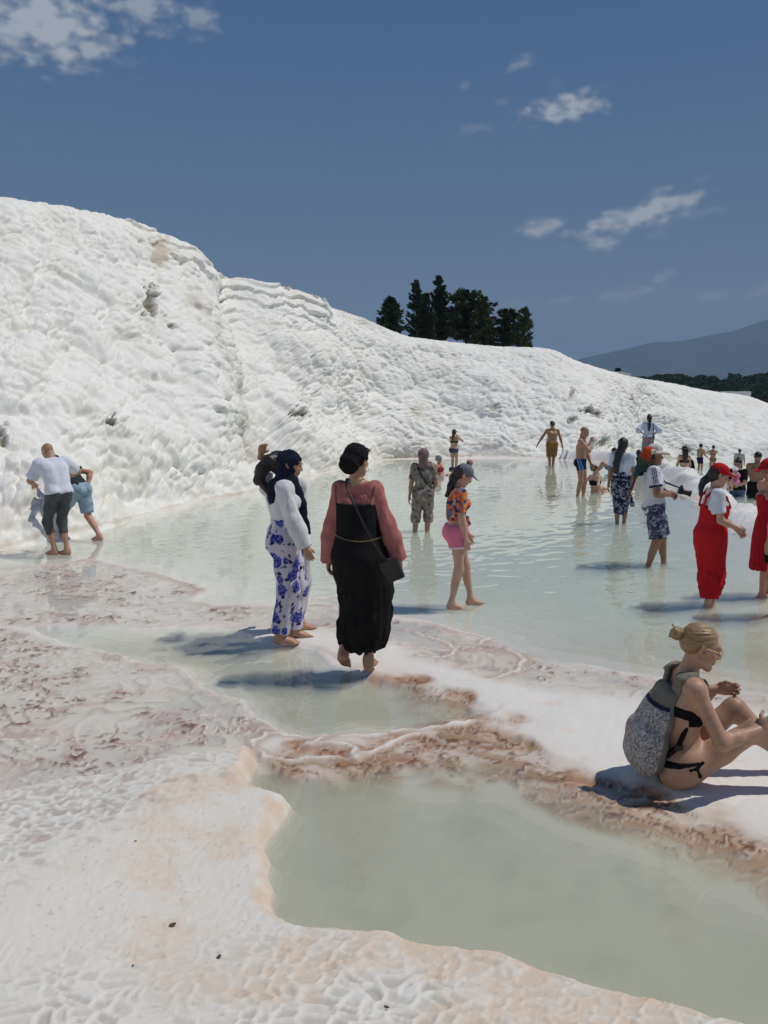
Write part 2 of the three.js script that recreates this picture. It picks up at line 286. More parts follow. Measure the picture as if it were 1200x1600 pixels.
  if (d > -0.5 && z < -4) {
    const rise = mix(0.20, 0.42, sst(-18, -28, z));
    const up = sst(-0.08, 0.50, d), down = sst(0.55, 1.35, d), down2 = sst(3.2, 7, d);
    let hd = rise * up + 0.05 * fbm2(x * 0.9, z * 0.9, 3) * up - (0.80 + rise) * down - 0.75 * down2;
    const [s, e] = contour(x, z, 0.5, 4); hd += 0.02 * e * up + 0.03 * s * up;
    h = mix(h, hd, sst(-0.1, 0.05, d));
    tint(0.75, 0.735, 0.70, sst(-0.1, 0.1, d)); tint(0.45, 0.35, 0.30, sst(-0.1, 0.1, d) * e * 0.3 * (1 - down)); tint(0.42, 0.33, 0.25, Math.exp(-((d / 0.10) ** 2)) * 0.55);
  }
  G.h = h; G.main = dm; G.mid = di; G.near = dn; G.dam = d;
  return h;
}
// the sheet is finer where the viewer stands
const GU = 530, GV = 740, Z0 = 1.9, Z1 = 66;
const sheetZ = v => -Z0 * Math.pow(Z1 / Z0, v), sheetX = (u, z) => (u - 0.5) * (1.2 + 1.12 * -z);
const terrace = (() => {
  const pos = new Float32Array(GU * GV * 3), col = new Float32Array(GU * GV * 3), pool = new Uint8Array(GU * GV), hs = new Float32Array(GU * GV);
  for (let j = 0; j < GV; j++) for (let i = 0; i < GU; i++) {
    const z = sheetZ(j / (GV - 1)), x = sheetX(i / (GU - 1), z), o = (j * GU + i) * 3;
    const h = ground(x, z);
    pos[o] = x; pos[o + 1] = h; pos[o + 2] = z; col[o] = G.r; col[o + 1] = G.g; col[o + 2] = G.b;
    hs[j * GU + i] = h; pool[j * GU + i] = G.dam > 1.6 ? 4 : G.near > -0.25 ? 3 : G.main > -0.05 - 0.006 * Math.hypot(x, z) || z < -14 ? 1 : G.mid > -0.05 ? 2 : 5;
  }
  return { geo: gridGeo(pos, col, GU, GV), pool, hs };
})();
const travertine = std({ roughness: 0.78 });
structure('terrace_ground', terrace.geo, travertine);
// side and rear continuation, and the plain that reaches the horizon
{
  const nu = 120, nv = 120, pos = new Float32Array(nu * nv * 3), col = new Float32Array(nu * nv * 3);
  for (let j = 0; j < nv; j++) for (let i = 0; i < nu; i++) {
    const x = (i / (nu - 1) - 0.42) * 90, z = 30 - (j / (nv - 1)) * 100, o = (j * nu + i) * 3;
    const inFront = z < -1.9 && Math.abs(x) < 0.54 * -z + 0.4;
    let h = ground(x, z); const k = [G.r, G.g, G.b];
    if (z > -3.5) { h = Math.max(0.38, h); }
    pos[o] = x; pos[o + 1] = inFront ? Math.min(h, 0) - 0.9 : h - 0.02 - (G.dam > 0.5 ? 0.3 : 0); pos[o + 2] = z; col.set(k, o);
  }
  structure('outer_terrace_ground', gridGeo(pos, col, nu, nv), travertine);
}
{
  const nu = 90, nv = 90, pos = new Float32Array(nu * nv * 3), col = new Float32Array(nu * nv * 3);
  for (let j = 0; j < nv; j++) for (let i = 0; i < nu; i++) {
    const s = t => Math.sign(t) * (Math.abs(t) * 120 + Math.pow(Math.abs(t), 4) * 14000), o = (j * nu + i) * 3;
    const x = s(i / (nu - 1) * 2 - 1), z = s(j / (nv - 1) * 2 - 1);
    const n = fbm2(x * 0.004, z * 0.004, 4);
    pos[o] = x; pos[o + 1] = -4.5 + 0.6 * n; pos[o + 2] = z; col[o] = 0.30 + 0.1 * n; col[o + 1] = 0.26 + 0.06 * n; col[o + 2] = 0.17 + 0.04 * n;
  }
  structure('plain', gridGeo(pos, col, nu, nv), std({ roughness: 1 }));
}
// ---------- water: a clear rippled surface, and lime suspended below it ----------
{
  const WU = 300, WV = 440, tie = (i, j, wu, wv) => Math.round(j / (wv - 1) * (GV - 1)) * GU + Math.round(i / (wu - 1) * (GU - 1));
  const pos = new Float32Array(WU * WV * 3), keepAt = new Uint8Array(WU * WV);
  const wave = (x, z, c) => 0.0036 * c * (n2(x * 1.5 + z * 0.5, z * 3.1) * 1.1 + 0.75 * n2(x * 3.1 - z * 0.6 + 7, z * 6.5) + 0.45 * n2(x * 7 + 3, z * 12 + x)) + 0.0013 * c * n2(x * 15, z * 21);
  for (let j = 0; j < WV; j++) for (let i = 0; i < WU; i++) {
    const z = sheetZ(j / (WV - 1)), x = sheetX(i / (WU - 1), z), o = (j * WU + i) * 3, t = tie(i, j, WU, WV), p = terrace.pool[t], open = sst(0.02, 0.12, -terrace.hs[t]);
    pos[o] = x; pos[o + 1] = p === 4 ? LOW + wave(x, z, 1.2) : wave(x, z, p === 1 ? 0.12 + 0.95 * open : p === 3 ? 0.10 : p === 2 ? 0.10 + 0.5 * open : 0.08); pos[o + 2] = z;
    keepAt[j * WU + i] = terrace.hs[t] < pos[o + 1] + 0.05 ? (p === 4 ? 4 : 1) : 0;
  }
  const clear = new THREE.MeshPhysicalMaterial({ color: new THREE.Color().setRGB(1, 1, 1), roughness: 0.04, transmission: 0.97, thickness: 0, ior: 1.33 });
  const all = (k, list) => (a, b, c, d) => list[a] && list[b] && list[c] && list[d] && Math.max(list[a], list[b], list[c], list[d]) === k;
  structure('pool_water', compact(gridGeo(pos, null, WU, WV, all(1, keepAt))), clear);
  const milk = t => new THREE.MeshPhysicalMaterial({ vertexColors: true, roughness: 1, specularIntensity: 0, transparent: true, opacity: 1 - t, depthWrite: false });
  structure('lower_pool_water', compact(gridGeo(pos, null, WU, WV, all(4, keepAt))), new THREE.MeshPhysicalMaterial({ color: new THREE.Color().setRGB(0.70, 0.79, 0.66), roughness: 0.05, transmission: 0.15, thickness: 0, ior: 1.33 }));
  const LU = 140, LV = 190;
  for (const [deep, t] of [[0.007, 0.86], [0.018, 0.81], [0.034, 0.76], [0.056, 0.70], [0.085, 0.64], [0.125, 0.56]]) {
    const lp = new Float32Array(LU * LV * 3), lc = new Float32Array(LU * LV * 3), keep = new Uint8Array(LU * LV);
    for (let j = 0; j < LV; j++) for (let i = 0; i < LU; i++) {
      const z = sheetZ(j / (LV - 1)), x = sheetX(i / (LU - 1), z), o = (j * LU + i) * 3, g = tie(i, j, LU, LV), p = terrace.pool[g];
      let low = 1; for (let a = -4; a <= 4; a += 4) for (let b = -4; b <= 4; b += 4) low = Math.min(low, terrace.hs[clamp(Math.floor(g / GU) + a, 0, GV - 1) * GU + clamp(g % GU + b, 0, GU - 1)]);
      const main = sst(-6.6, -8.4, z + 0.10 * x * 0), n = fbm2(x * 0.9 + deep * 60, z * 0.9, 4), k = 1 + 0.16 * n, blot = sst(0.25, 0.6, fbm2(x * 1.8 + deep * 90, z * 1.8 + 3, 4)) * (1 - main) * 0.30;
      lp[o] = x; lp[o + 1] = -deep; lp[o + 2] = z;
      lc[o] = mix(0.64, 0.745, main) * mix(k, 1, main * 0.6) * (1 - blot); lc[o + 1] = mix(0.65, 0.80, main) * mix(k, 1, main * 0.6) * (1 - blot * 0.95); lc[o + 2] = mix(0.515, 0.69, main) * mix(k, 1, main * 0.6) * (1 - blot);
      keep[j * LU + i] = p !== 4 && low < -deep + 0.03 ? 1 : 0;
    }
    structure('milky_water_layer', compact(gridGeo(lp, lc, LU, LV, all(1, keep))), milk(t));
  }
}
// ---------- the white cliff ----------
const cliffCols = [   // foot and crest of the slope, left to right
  [[-13, -0.3, 14], [-22, 9.5, 12]], [[-11, -0.3, 4], [-20, 9.5, 0]], [[-8.8, -0.3, -4], [-17, 9.6, -10]],
  [onLevel(-90, 882), atDepth(-260, 262, 19)], [onLevel(80, 843), atDepth(0, 303, 20.5)], [onLevel(155, 825), atDepth(100, 322, 22.5)], [onLevel(235, 803), atDepth(175, 335, 24)], [onLevel(300, 787), atDepth(228, 352, 25.5)],
  [onLevel(350, 776), atDepth(305, 385, 27.5)], [onLevel(385, 769), atDepth(342, 424, 28.5)], [onLevel(410, 763), atDepth(352, 432, 31)], [onLevel(460, 751), atDepth(430, 442, 32.5)], [onLevel(540, 731), atDepth(505, 465, 35)], [onLevel(560, 727), atDepth(520, 479, 36)],
  [onLevel(610, 717), atDepth(570, 497, 38)], [onLevel(650, 716), atDepth(630, 522, 40)], [onLevel(690, 715), atDepth(660, 528, 41)], [onLevel(740, 714), atDepth(720, 535, 42.5)], [onLevel(800, 713.5), atDepth(780, 540, 44)], [onLevel(870, 713.5), atDepth(860, 545, 45.5)],
  [onLevel(925, 712.5, 0), atDepth(900, 562, 48)], [atDepth(955, 707, 40), atDepth(940, 575, 51)], [atDepth(985, 712, 46), atDepth(980, 586, 56)], [onLevel(1030, 717, LOW), atDepth(1010, 592, 61)], [onLevel(1100, 717, LOW), atDepth(1050, 598, 65)], [onLevel(1160, 718, LOW), atDepth(1110, 610, 69)], [onLevel(1210, 718, LOW), atDepth(1168, 618, 72)], [onLevel(1260, 719, LOW), atDepth(1210, 632, 74)],
  [onLevel(1400, 722, LOW), atDepth(1350, 660, 76)], [onLevel(1700, 730, LOW), atDepth(1650, 675, 76)], [onLevel(2100, 740, LOW), atDepth(2100, 690, 74)],
];
const pillow = (x, y, z) => { worley3(x, y, z); return 1 - W.f1 * 1.15; };
function scale(x, y, z, lip) {      // one rounded lobe of crust: swells towards its lower lip, then tucks in sharply
  const ix = Math.floor(x), iy = Math.floor(y), iz = Math.floor(z); let a = 9, b = 9, up = 0;
  for (let i = -1; i <= 1; i++) for (let j = -1; j <= 1; j++) for (let k = -1; k <= 1; k++) {
    const h = hash(ix + i, iy + j, iz + k), dx = ix + i + (h & 1023) / 1023 - x, dy = iy + j + ((h >>> 10) & 1023) / 1023 - y, dz = iz + k + ((h >>> 20) & 1023) / 1023 - z, d = dx * dx + dy * dy + dz * dz;
    if (d < a) { b = a; a = d; up = dy; } else if (d < b) b = d;
  }
  const crease = Math.sqrt(b) - Math.sqrt(a);
  return (1 - a * 1.05 + lip * up) * (0.55 + 0.45 * sst(0, 0.25, crease)) - 0.25 * (1 - sst(0, 0.12, crease));
}
function flow(p, k, out) {      // how far the crust stands proud at p (k: 0 foot, 1 crest)
  const wx = p[0] + 0.28 * n3(p[0] * 0.6, p[1] * 0.6, p[2] * 0.6), wy = p[1] + 0.22 * n3(p[0] * 0.5 + 9, p[1] * 0.5, p[2] * 0.5), wz = p[2];
  const calm = out.calm;
  let d = 0.5 * n3(wx * 0.16, wy * 0.22, wz * 0.16) * (1 - k * k);
  d += 0.14 * scale(wx / 2.4, wy / 1.25, wz / 2.4, 0.20) * (1 - 0.75 * sst(0.85, 1, k));
  d += (0.085 - 0.04 * calm) * scale(wx / 1.0 + 5, wy / 0.72, wz / 1.0, 0.22);
  const fine = 0.6 + 0.4 * sst(-0.3, 0.3, n3(wx * 0.3 + 20, wy * 0.3, wz * 0.3));
  d += (0.095 - 0.04 * calm) * fine * scale(wx / 0.44, wy / 0.38 + 3, wz / 0.44, 0.26);
  d += 0.040 * fine * scale(wx / 0.25 + 2, wy / 0.23, wz / 0.25, 0.28) + 0.020 * scale(wx / 0.12, wy / 0.12, wz / 0.12, 0.2);
  // drapery: narrow flutes running down
  const fl = sst(-0.1, 0.35, n3(wx * 0.22 + 3, wy * 0.3 + 8, wz * 0.22)) * 0.25 + 0.75 * calm;
  d += 0.10 * fl * pillow(wx / 0.34, wy / 2.2, wz / 0.34) + 0.035 * fl * n3(wx * 7, wy * 0.8, wz * 7);
  return d;
}
// places where the crust is stained or broken open: bearing, reach in metres, colour, depth of the hole
const stains = [
  [236, 470, 0.17, 0.42, [0.16, 0.14, 0.10], 0.25], [262, 515, 0.12, 0.08, [0.25, 0.22, 0.17], 0.1], [170, 664, 0.17, 0.09, [0.20, 0.16, 0.11], 0.3], [464, 651, 0.28, 0.14, [0.26, 0.23, 0.17], 0.3], [2, 684, 0.10, 0.15, [0.22, 0.2, 0.15], 0.2],
  [250, 393, 0.35, 0.55, [0.50, 0.42, 0.29], 0], [480, 618, 0.30, 0.30, [0.50, 0.47, 0.38], 0.1],
  [918, 645, 0.26, 0.20, [0.16, 0.15, 0.12], 0.35], [930, 650, 0.24, 0.20, [0.18, 0.17, 0.14], 0.3], [893, 655, 0.2, 0.16, [0.3, 0.28, 0.24], 0.3], [926, 692, 0.26, 0.20, [0.15, 0.15, 0.12], 0.18], [943, 690, 0.24, 0.17, [0.18, 0.18, 0.15], 0.16], [984, 620, 0.10, 0.25, [0.2, 0.19, 0.16], 0.25], [892, 615, 0.10, 0.3, [0.4, 0.38, 0.33], 0.25], [1077, 705, 0.2, 0.25, [0.35, 0.34, 0.3], 0.3], [770, 640, 0.3, 0.2, [0.55, 0.52, 0.44], 0.1],
  [860, 692, 0.25, 0.2, [0.3, 0.28, 0.24], 0.35], [655, 640, 0.4, 0.5, [0.62, 0.58, 0.48], 0.05], [630, 715, 0.9, 0.3, [0.55, 0.50, 0.38], 0],
];
const cliffHoles = [];
{
  const CU = 1040, CV = 268, PV = 30, NV = CV + PV;
  const curve = k => new THREE.CatmullRomCurve3(cliffCols.map(c => new THREE.Vector3(...c[k])), false, 'centripetal');
  // same parameter on both curves: walk the table by index
  const foot = curve(0), crest = curve(1), last = cliffCols.length - 1;
  const share = cliffCols.map((c, i) => { const b = c[0], px = b[2] < -6 ? b[0] / -b[2] * FOCAL + 600 : null; return px === null ? null : px; });
  const knots = [0]; for (let i = 1; i <= last; i++) { const a = share[i - 1], b = share[i]; knots.push(knots[i - 1] + (a === null || b === null ? 60 : Math.max(14, Math.min(b - a, i > last - 3 ? 90 : 400), i > last - 3 ? 0 : 11 * Math.hypot(cliffCols[i][0][0] - cliffCols[i - 1][0][0], cliffCols[i][0][2] - cliffCols[i - 1][0][2])))); }
  const total = knots[last];
  const pos = new Float32Array(CU * NV * 3), col = new Float32Array(CU * NV * 3);
  const B = new THREE.Vector3(), T = new THREE.Vector3(), N = new THREE.Vector3(), tan = new THREE.Vector3(), up = new THREE.Vector3(), B2 = new THREE.Vector3(), T2 = new THREE.Vector3(), p = [0, 0, 0], q = [0, 0, 0];
  const info = { calm: 0 };
  const sees = stains.map(s => { const d = bearing(s[0], s[1]); const l = Math.hypot(...d); return d.map(v => v / l); });
  for (let i = 0; i < CU; i++) {
    const s = i / (CU - 1) * total; let k = 0; while (k < last - 1 && knots[k + 1] < s) k++;
    const t = (k + (s - knots[k]) / (knots[k + 1] - knots[k])) / last;
    foot.getPoint(t, B); crest.getPoint(t, T);
    foot.getPoint(Math.min(1, t + 0.004), B2); crest.getPoint(Math.min(1, t + 0.004), T2);
    foot.getPoint(Math.max(0, t - 0.004), tan); B2.sub(tan); crest.getPoint(Math.max(0, t - 0.004), tan); T2.sub(tan);
    tan.copy(B2).normalize().add(T2.normalize()).normalize();
    up.copy(T).sub(B).normalize();
    N.crossVectors(tan, up).normalize(); if (N.y < 0) N.negate();
    const back = new THREE.Vector3(T.x, 0, T.z).normalize(), slopeSight = (T.y - EYE) / Math.hypot(T.x, T.z);
    const calmBase = sst(31, 36, -T.z) * (1 - sst(46, 54, -T.z));
    for (let j = 0; j < NV; j++) {
      const o = (j * CU + i) * 3; let kk;
      if (j < CV) {
        kk = j / (CV - 1) * 1.03 - 0.03;
        const lift = mix(kk, Math.sin(clamp(kk) * Math.PI / 2), 0.22);     // a little steeper at the foot, rounding off above
        const step = 0.012 * Math.sin(kk * 26 + 3 * n2(i * 0.01, 3));
        p[0] = mix(B.x, T.x, kk + step); p[2] = mix(B.z, T.z, kk + step); p[1] = kk < 0 ? B.y + kk * 20 * 0.5 : mix(B.y, T.y, lift);
      } else {
        const m = (j - CV + 1) / PV, run = 0.3 * (j - CV + 1) + 120 * m * m * m; kk = 1 + m;
        p[0] = T.x + back.x * run; p[2] = T.z + back.z * run; p[1] = T.y + run * Math.min(0.045, Math.max(-0.02, slopeSight * 0.55)) - 0.10 * Math.min(1, run);
      }
      info.calm = calmBase * sst(0.35, 0.8, kk);
      const edge = kk <= 1 ? 1 - 0.55 * sst(0.86, 1, kk) : 0.45 * Math.max(0, 1 - (kk - 1) * 3);
      let d = kk > 1.4 ? 0 : flow(p, Math.min(1, kk), info) * edge - 0.22 * edge;
      // stepped tiers with hanging lips below parts of the crest
      const tiers = sst(28.2, 29.5, -T.z) * (1 - sst(34.8, 36, -T.z)) * sst(0.72, 0.80, kk) * (kk > 1 ? 0 : 1) + 0.8 * sst(24, 25, -T.z) * (1 - sst(28, 28.6, -T.z)) * sst(0.84, 0.88, kk) * (kk > 1 ? 0 : 1);
      if (tiers > 0) { const v = kk * 12.5 + 0.8 * n2(i * 0.012, 5) + 0.25 * n2(i * 0.06, 9), f = v - Math.floor(v); d += tiers * (0.20 * (1 - f) * sst(0, 0.16, f) - 0.07); }
      if (kk < 0.05) d *= 0.45 + 11 * Math.max(0, kk);
      // colour: white crust, warm and grey patches, stains where water runs
      const g1 = fbm3(p[0] * 0.35, p[1] * 0.5, p[2] * 0.35, 3), g2 = fbm3(p[0] * 3.2, p[1] * 3.2, p[2] * 3.2, 3), st = fbm3(p[0] * 1.1 + 7, p[1] * 0.16, p[2] * 1.1, 3);
      let r = 0.82 + 0.03 * g2, g = 0.812 + 0.03 * g2, b = 0.765 + 0.03 * g2;
      let m = sst(0.05, 0.45, g1) * 0.30 + sst(0.15, 0.5, st) * 0.24; r = mix(r, 0.68, m); g = mix(g, 0.64, m); b = mix(b, 0.55, m);
      m = sst(-0.05, -0.5, g1 + 0.3 * g2) * 0.22; r = mix(r, 0.62, m); g = mix(g, 0.62, m); b = mix(b, 0.59, m);
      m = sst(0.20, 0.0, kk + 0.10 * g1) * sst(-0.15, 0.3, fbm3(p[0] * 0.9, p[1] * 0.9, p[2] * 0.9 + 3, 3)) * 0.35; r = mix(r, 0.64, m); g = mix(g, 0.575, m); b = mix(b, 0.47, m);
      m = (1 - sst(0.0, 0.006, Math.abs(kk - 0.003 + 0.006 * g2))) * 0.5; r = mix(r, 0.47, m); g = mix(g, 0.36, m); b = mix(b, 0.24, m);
      if (kk <= 1.02) for (let a = 0; a < stains.length; a++) {
        const S = stains[a], D = sees[a], ty = p[1] - EYE, along = p[0] * D[0] + ty * D[1] + p[2] * D[2];
        const ex = p[0] - D[0] * along, ey = ty - D[1] * along, ez = p[2] - D[2] * along, wob = 1 + 0.5 * g2 + 0.5 * n3(p[0] * 5, p[1] * 5, p[2] * 5);
        if (along < 5) continue; const rr = Math.sqrt((ex * ex + ez * ez) / (S[2] * S[2]) + (ey * ey) / (S[3] * S[3])) * wob;
        if (rr < 1.3) { m = (1 - sst(0.45, 1.1, rr)) * (S[5] > 0.15 ? 0.9 : 0.7); r = mix(r, S[4][0], m); g = mix(g, S[4][1], m); b = mix(b, S[4][2], m); d -= S[5] * (1 - sst(0.3, 1.2, rr)); }
      }
      // the tan run of an old water course
      if (kk < 0.97 && kk > 0.1) {
        const px = p[0] / -p[2] * FOCAL + 600, py = 640 - (p[1] - EYE) / -p[2] * FOCAL, cx = py < 440 ? 305 : mix(305, 372, clamp((py - 440) / 160)) + (py > 600 ? (py - 600) * 0.12 : 0);
        const wd = (px - cx + 8 * g1 * 4) / (9 + 10 * clamp((py - 440) / 260));
        m = Math.exp(-wd * wd) * sst(430, 460, py) * (1 - sst(690, 760, py)) * (0.35 + 0.35 * g2 + 0.3 * n3(p[0] * 2, p[1] * 2, p[2] * 2)) * 0.8; if (m > 0) { r = mix(r, 0.46, m); g = mix(g, 0.385, m); b = mix(b, 0.30, m); }
      }
      if (kk > 1.02) { const v = sst(1.25, 1.6, kk) * (0.6 + 0.4 * g1); r = mix(r, 0.34, v); g = mix(g, 0.29, v); b = mix(b, 0.19, v); }
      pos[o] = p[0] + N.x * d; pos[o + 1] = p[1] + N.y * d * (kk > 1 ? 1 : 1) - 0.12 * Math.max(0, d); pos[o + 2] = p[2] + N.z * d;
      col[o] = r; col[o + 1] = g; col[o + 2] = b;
    }
  }
  const geo = gridGeo(pos, col, CU, NV);
  const nn = geo.attributes.normal; if (nn.getY(Math.floor(CU * CV * 0.5)) < 0) { const ix = geo.index.array; for (let i = 0; i < ix.length; i += 3) { const a = ix[i]; ix[i] = ix[i + 1]; ix[i + 1] = a; } geo.computeVertexNormals(); }
  structure('travertine_cliff', geo, std({ roughness: 0.85 }));
}
// ---------- far hills, wood and mountains ----------
{
  // mountains across the valley
  const nu = 260, nv = 40, pos = new Float32Array(nu * nv * 3), col = new Float32Array(nu * nv * 3);
  const sky = [[-1500, 560], [300, 590], [700, 585], [860, 572], [905, 561], [960, 549], [1000, 539], [1030, 534], [1060, 534], [1100, 526], [1130, 519], [1150, 517], [1175, 507], [1200, 499], [1260, 484], [1330, 470], [1400, 478], [1600, 500], [2000, 520], [3500, 560]];
  for (let i = 0; i < nu; i++) {
    const px = -1500 + 5000 * i / (nu - 1); let k = 0; while (k < sky.length - 2 && sky[k + 1][0] < px) k++;
    const py = mix(sky[k][1], sky[k + 1][1], clamp((px - sky[k][0]) / (sky[k + 1][0] - sky[k][0])));
    for (let j = 0; j < nv; j++) {
      const m = j / (nv - 1), D = mix(6500, 9000, m), o = (j * nu + i) * 3;
      const top = atDepth(px, py, 9000);
      const rough = 90 * fbm2(px * 0.012, m * 5, 4) * Math.sin(m * Math.PI) + 14 * fbm2(px * 0.06, 3, 3) * m;
      pos[o] = top[0] * D / 9000; pos[o + 1] = mix(-20, top[1], Math.pow(m, 1.3)) + rough; pos[o + 2] = -D;
      const n = fbm2(px * 0.02, m * 6 + 9, 4); col[o] = 0.060 + 0.02 * n; col[o + 1] = 0.080 + 0.02 * n; col[o + 2] = 0.085 + 0.02 * n;
    }
  }
  structure('mountain_range', gridGeo(pos, col, nu, nv), std({ roughness: 1 }));
}
const hillLine = px => 600 - 7 * sst(960, 1080, px) - 1.5 * Math.sin(px * 0.01);
function hillY(px, D) { const top = atDepth(px, hillLine(px) + 1, 640)[1]; return mix(-4.5, top, sst(330, 640, D)) + 1.2 * n2(px * 0.02, D * 0.01); }
{
  const nu = 160, nv = 60, pos = new Float32Array(nu * nv * 3), col = new Float32Array(nu * nv * 3);
  for (let j = 0; j < nv; j++) for (let i = 0; i < nu; i++) {
    const px = 300 + 1900 * i / (nu - 1), D = mix(320, 900, j / (nv - 1)), o = (j * nu + i) * 3;
    pos[o] = (px - 600) / FOCAL * D; pos[o + 1] = hillY(px, Math.min(D, 660)) - Math.max(0, D - 680) * 0.03; pos[o + 2] = -D;
    const n = fbm2(px * 0.05, D * 0.03, 3); col[o] = 0.33 + 0.08 * n; col[o + 1] = 0.25 + 0.06 * n; col[o + 2] = 0.14 + 0.03 * n;
  }
  structure('far_hill', gridGeo(pos, col, nu, nv), std({ roughness: 1 }));
}
function needles(rand, spots, size, cols) {     // small bent sprays of foliage at the given spots: [x,y,z, outward]
  const pos = [], col = [];
  for (const [x, y, z, ox, oy, oz] of spots) {
    const c = cols[Math.floor(rand() * cols.length)], v = 0.75 + 0.5 * rand();
    for (let k = 0; k < 3; k++) {
      const a = new THREE.Vector3(ox + (rand() - 0.5) * 1.3, oy + (rand() - 0.5) * 1.3, oz + (rand() - 0.5) * 1.3).normalize();
      const b = new THREE.Vector3(rand() - 0.5, rand() - 0.5, rand() - 0.5).cross(a).normalize();
      const L = size * (0.6 + 0.8 * rand()), w = size * (0.16 + 0.2 * rand());
      const p0 = [x - a.x * L * 0.2, y - a.y * L * 0.2, z - a.z * L * 0.2], p1 = [x + a.x * L * 0.45 + b.x * w, y + a.y * L * 0.45 + b.y * w, z + a.z * L * 0.45 + b.z * w], p2 = [x + a.x * L, y + a.y * L - 0.05 * L, z + a.z * L], p3 = [x + a.x * L * 0.45 - b.x * w, y + a.y * L * 0.45 - b.y * w, z + a.z * L * 0.45 - b.z * w];
      for (const q of [p0, p1, p2, p0, p2, p3]) { pos.push(...q); col.push(c[0] * v, c[1] * v, c[2] * v); }
    }
  }
  const g = new THREE.BufferGeometry(); g.setAttribute('position', new THREE.Float32BufferAttribute(pos, 3)); g.setAttribute('color', new THREE.Float32BufferAttribute(col, 3)); g.computeVertexNormals();
  return g;
}
const needleMat = new THREE.MeshPhysicalMaterial({ vertexColors: true, roughness: 0.8, side: THREE.DoubleSide });
const barkMat = new THREE.MeshStandardMaterial({ color: new THREE.Color().setRGB(0.09, 0.065, 0.045), roughness: 1 });
function coniferCrown(seed, H, R, shape, n, size, cols) {
  const rand = rng(seed), spots = [];
  // limbs in whorls, foliage along each
  const limbs = Math.round(n / 22);
  for (let i = 0; i < limbs; i++) {
    const t = shape === 'pine' ? 0.12 + 0.86 * rand() : 0.02 + 0.97 * Math.pow(rand(), 1.15), a = rand() * Math.PI * 2;
    const prof = shape === 'column' ? Math.pow(1 - t, 0.62) * (0.75 + 0.25 * sst(0, 0.25, t)) * 1.0 + 0.03 : shape === 'pine' ? Math.sqrt(Math.max(0, 1 - Math.pow((t - 0.5) / 0.52, 2))) : Math.pow(1 - t, 0.75) * (1 - 0.35 * Math.pow(1 - t, 6)) + 0.03;
    const len = R * prof * (0.62 + 0.55 * rand()) * (1 + 0.25 * Math.sin(a * 3 + seed)), rise = shape === 'column' ? 0.7 : shape === 'pine' ? 0.25 : 0.12 + 0.25 * t, m = 22;
    for (let k = 0; k < m; k++) {
      const u = Math.pow((k + rand()) / m, 0.7), jit = size * 0.9;
      const x = Math.cos(a) * len * u + (rand() - 0.5) * jit, z = Math.sin(a) * len * u + (rand() - 0.5) * jit, y = t * H + rise * len * u - (shape === 'cone' ? 0.10 * len * u * u * 2 : 0) + (rand() - 0.5) * jit;
      spots.push([x, y, z, Math.cos(a) * 0.8, shape === 'column' ? 1.2 : 0.45, Math.sin(a) * 0.8]);
    }
  }
  return needles(rand, spots, size, cols);
}
const darkGreens = [[0.034, 0.056, 0.026], [0.045, 0.066, 0.030], [0.027, 0.045, 0.024]], pineGreens = [[0.060, 0.088, 0.034], [0.072, 0.10, 0.040], [0.042, 0.064, 0.028]];
function tree(name, label, px, baseY, topY, D, wide, shape, seed, cols, lean = 0) {
  const b = atDepth(px, baseY + 10, D), H = (baseY + 10 - topY) / FOCAL * D, R = wide / 2 / FOCAL * D;
  const t = thing(name, label, 'tree', b, 0, 'dark conifers on top of the white slope');
  const g = new THREE.CylinderGeometry(0.06, 0.24, H * 0.9, 9, 6); g.translate(0, H * 0.45, 0); mesh('trunk', g, barkMat, t);
  mesh('crown', coniferCrown(seed, H, R, shape, shape === 'column' ? 2700 : 2900, Math.min(Math.max(0.30, R * 0.20), R * 0.45), cols), needleMat, t);
  t.rotation.z = lean;
}
tree('conifer_tree', 'small spiky dark conifer standing apart at the left of the tree group', 610, 520, 471, 120, 52, 'cone', 3, darkGreens);
tree('cypress_tree', 'slim columnar dark cypress, left one of the two tallest trees', 650, 527, 444, 122, 32, 'column', 4, darkGreens);
tree('cypress_tree', 'tall pointed cypress, tallest tree of the group on the crest', 685, 531, 439, 126, 44, 'column', 5, darkGreens);
tree('conifer_tree', 'low bushy conifer squeezed between the two tall cypresses', 665, 529, 464, 119, 42, 'cone', 6, darkGreens);
tree('pine_tree', 'broad round-crowned pine just right of the tallest cypress', 729, 535, 463, 124, 66, 'pine', 7, pineGreens);
tree('conifer_tree', 'dark layered conifer overlapping the right side of the broad pine', 753, 537, 468, 120, 48, 'cone', 8, pineGreens);
tree('conifer_tree', 'short dense conifer, second from the right end of the tree group', 792, 541, 488, 121, 42, 'pine', 9, darkGreens);
tree('conifer_tree', 'rounded conical conifer at the right end of the tree group', 818, 543, 486, 118, 36, 'column', 10, pineGreens);
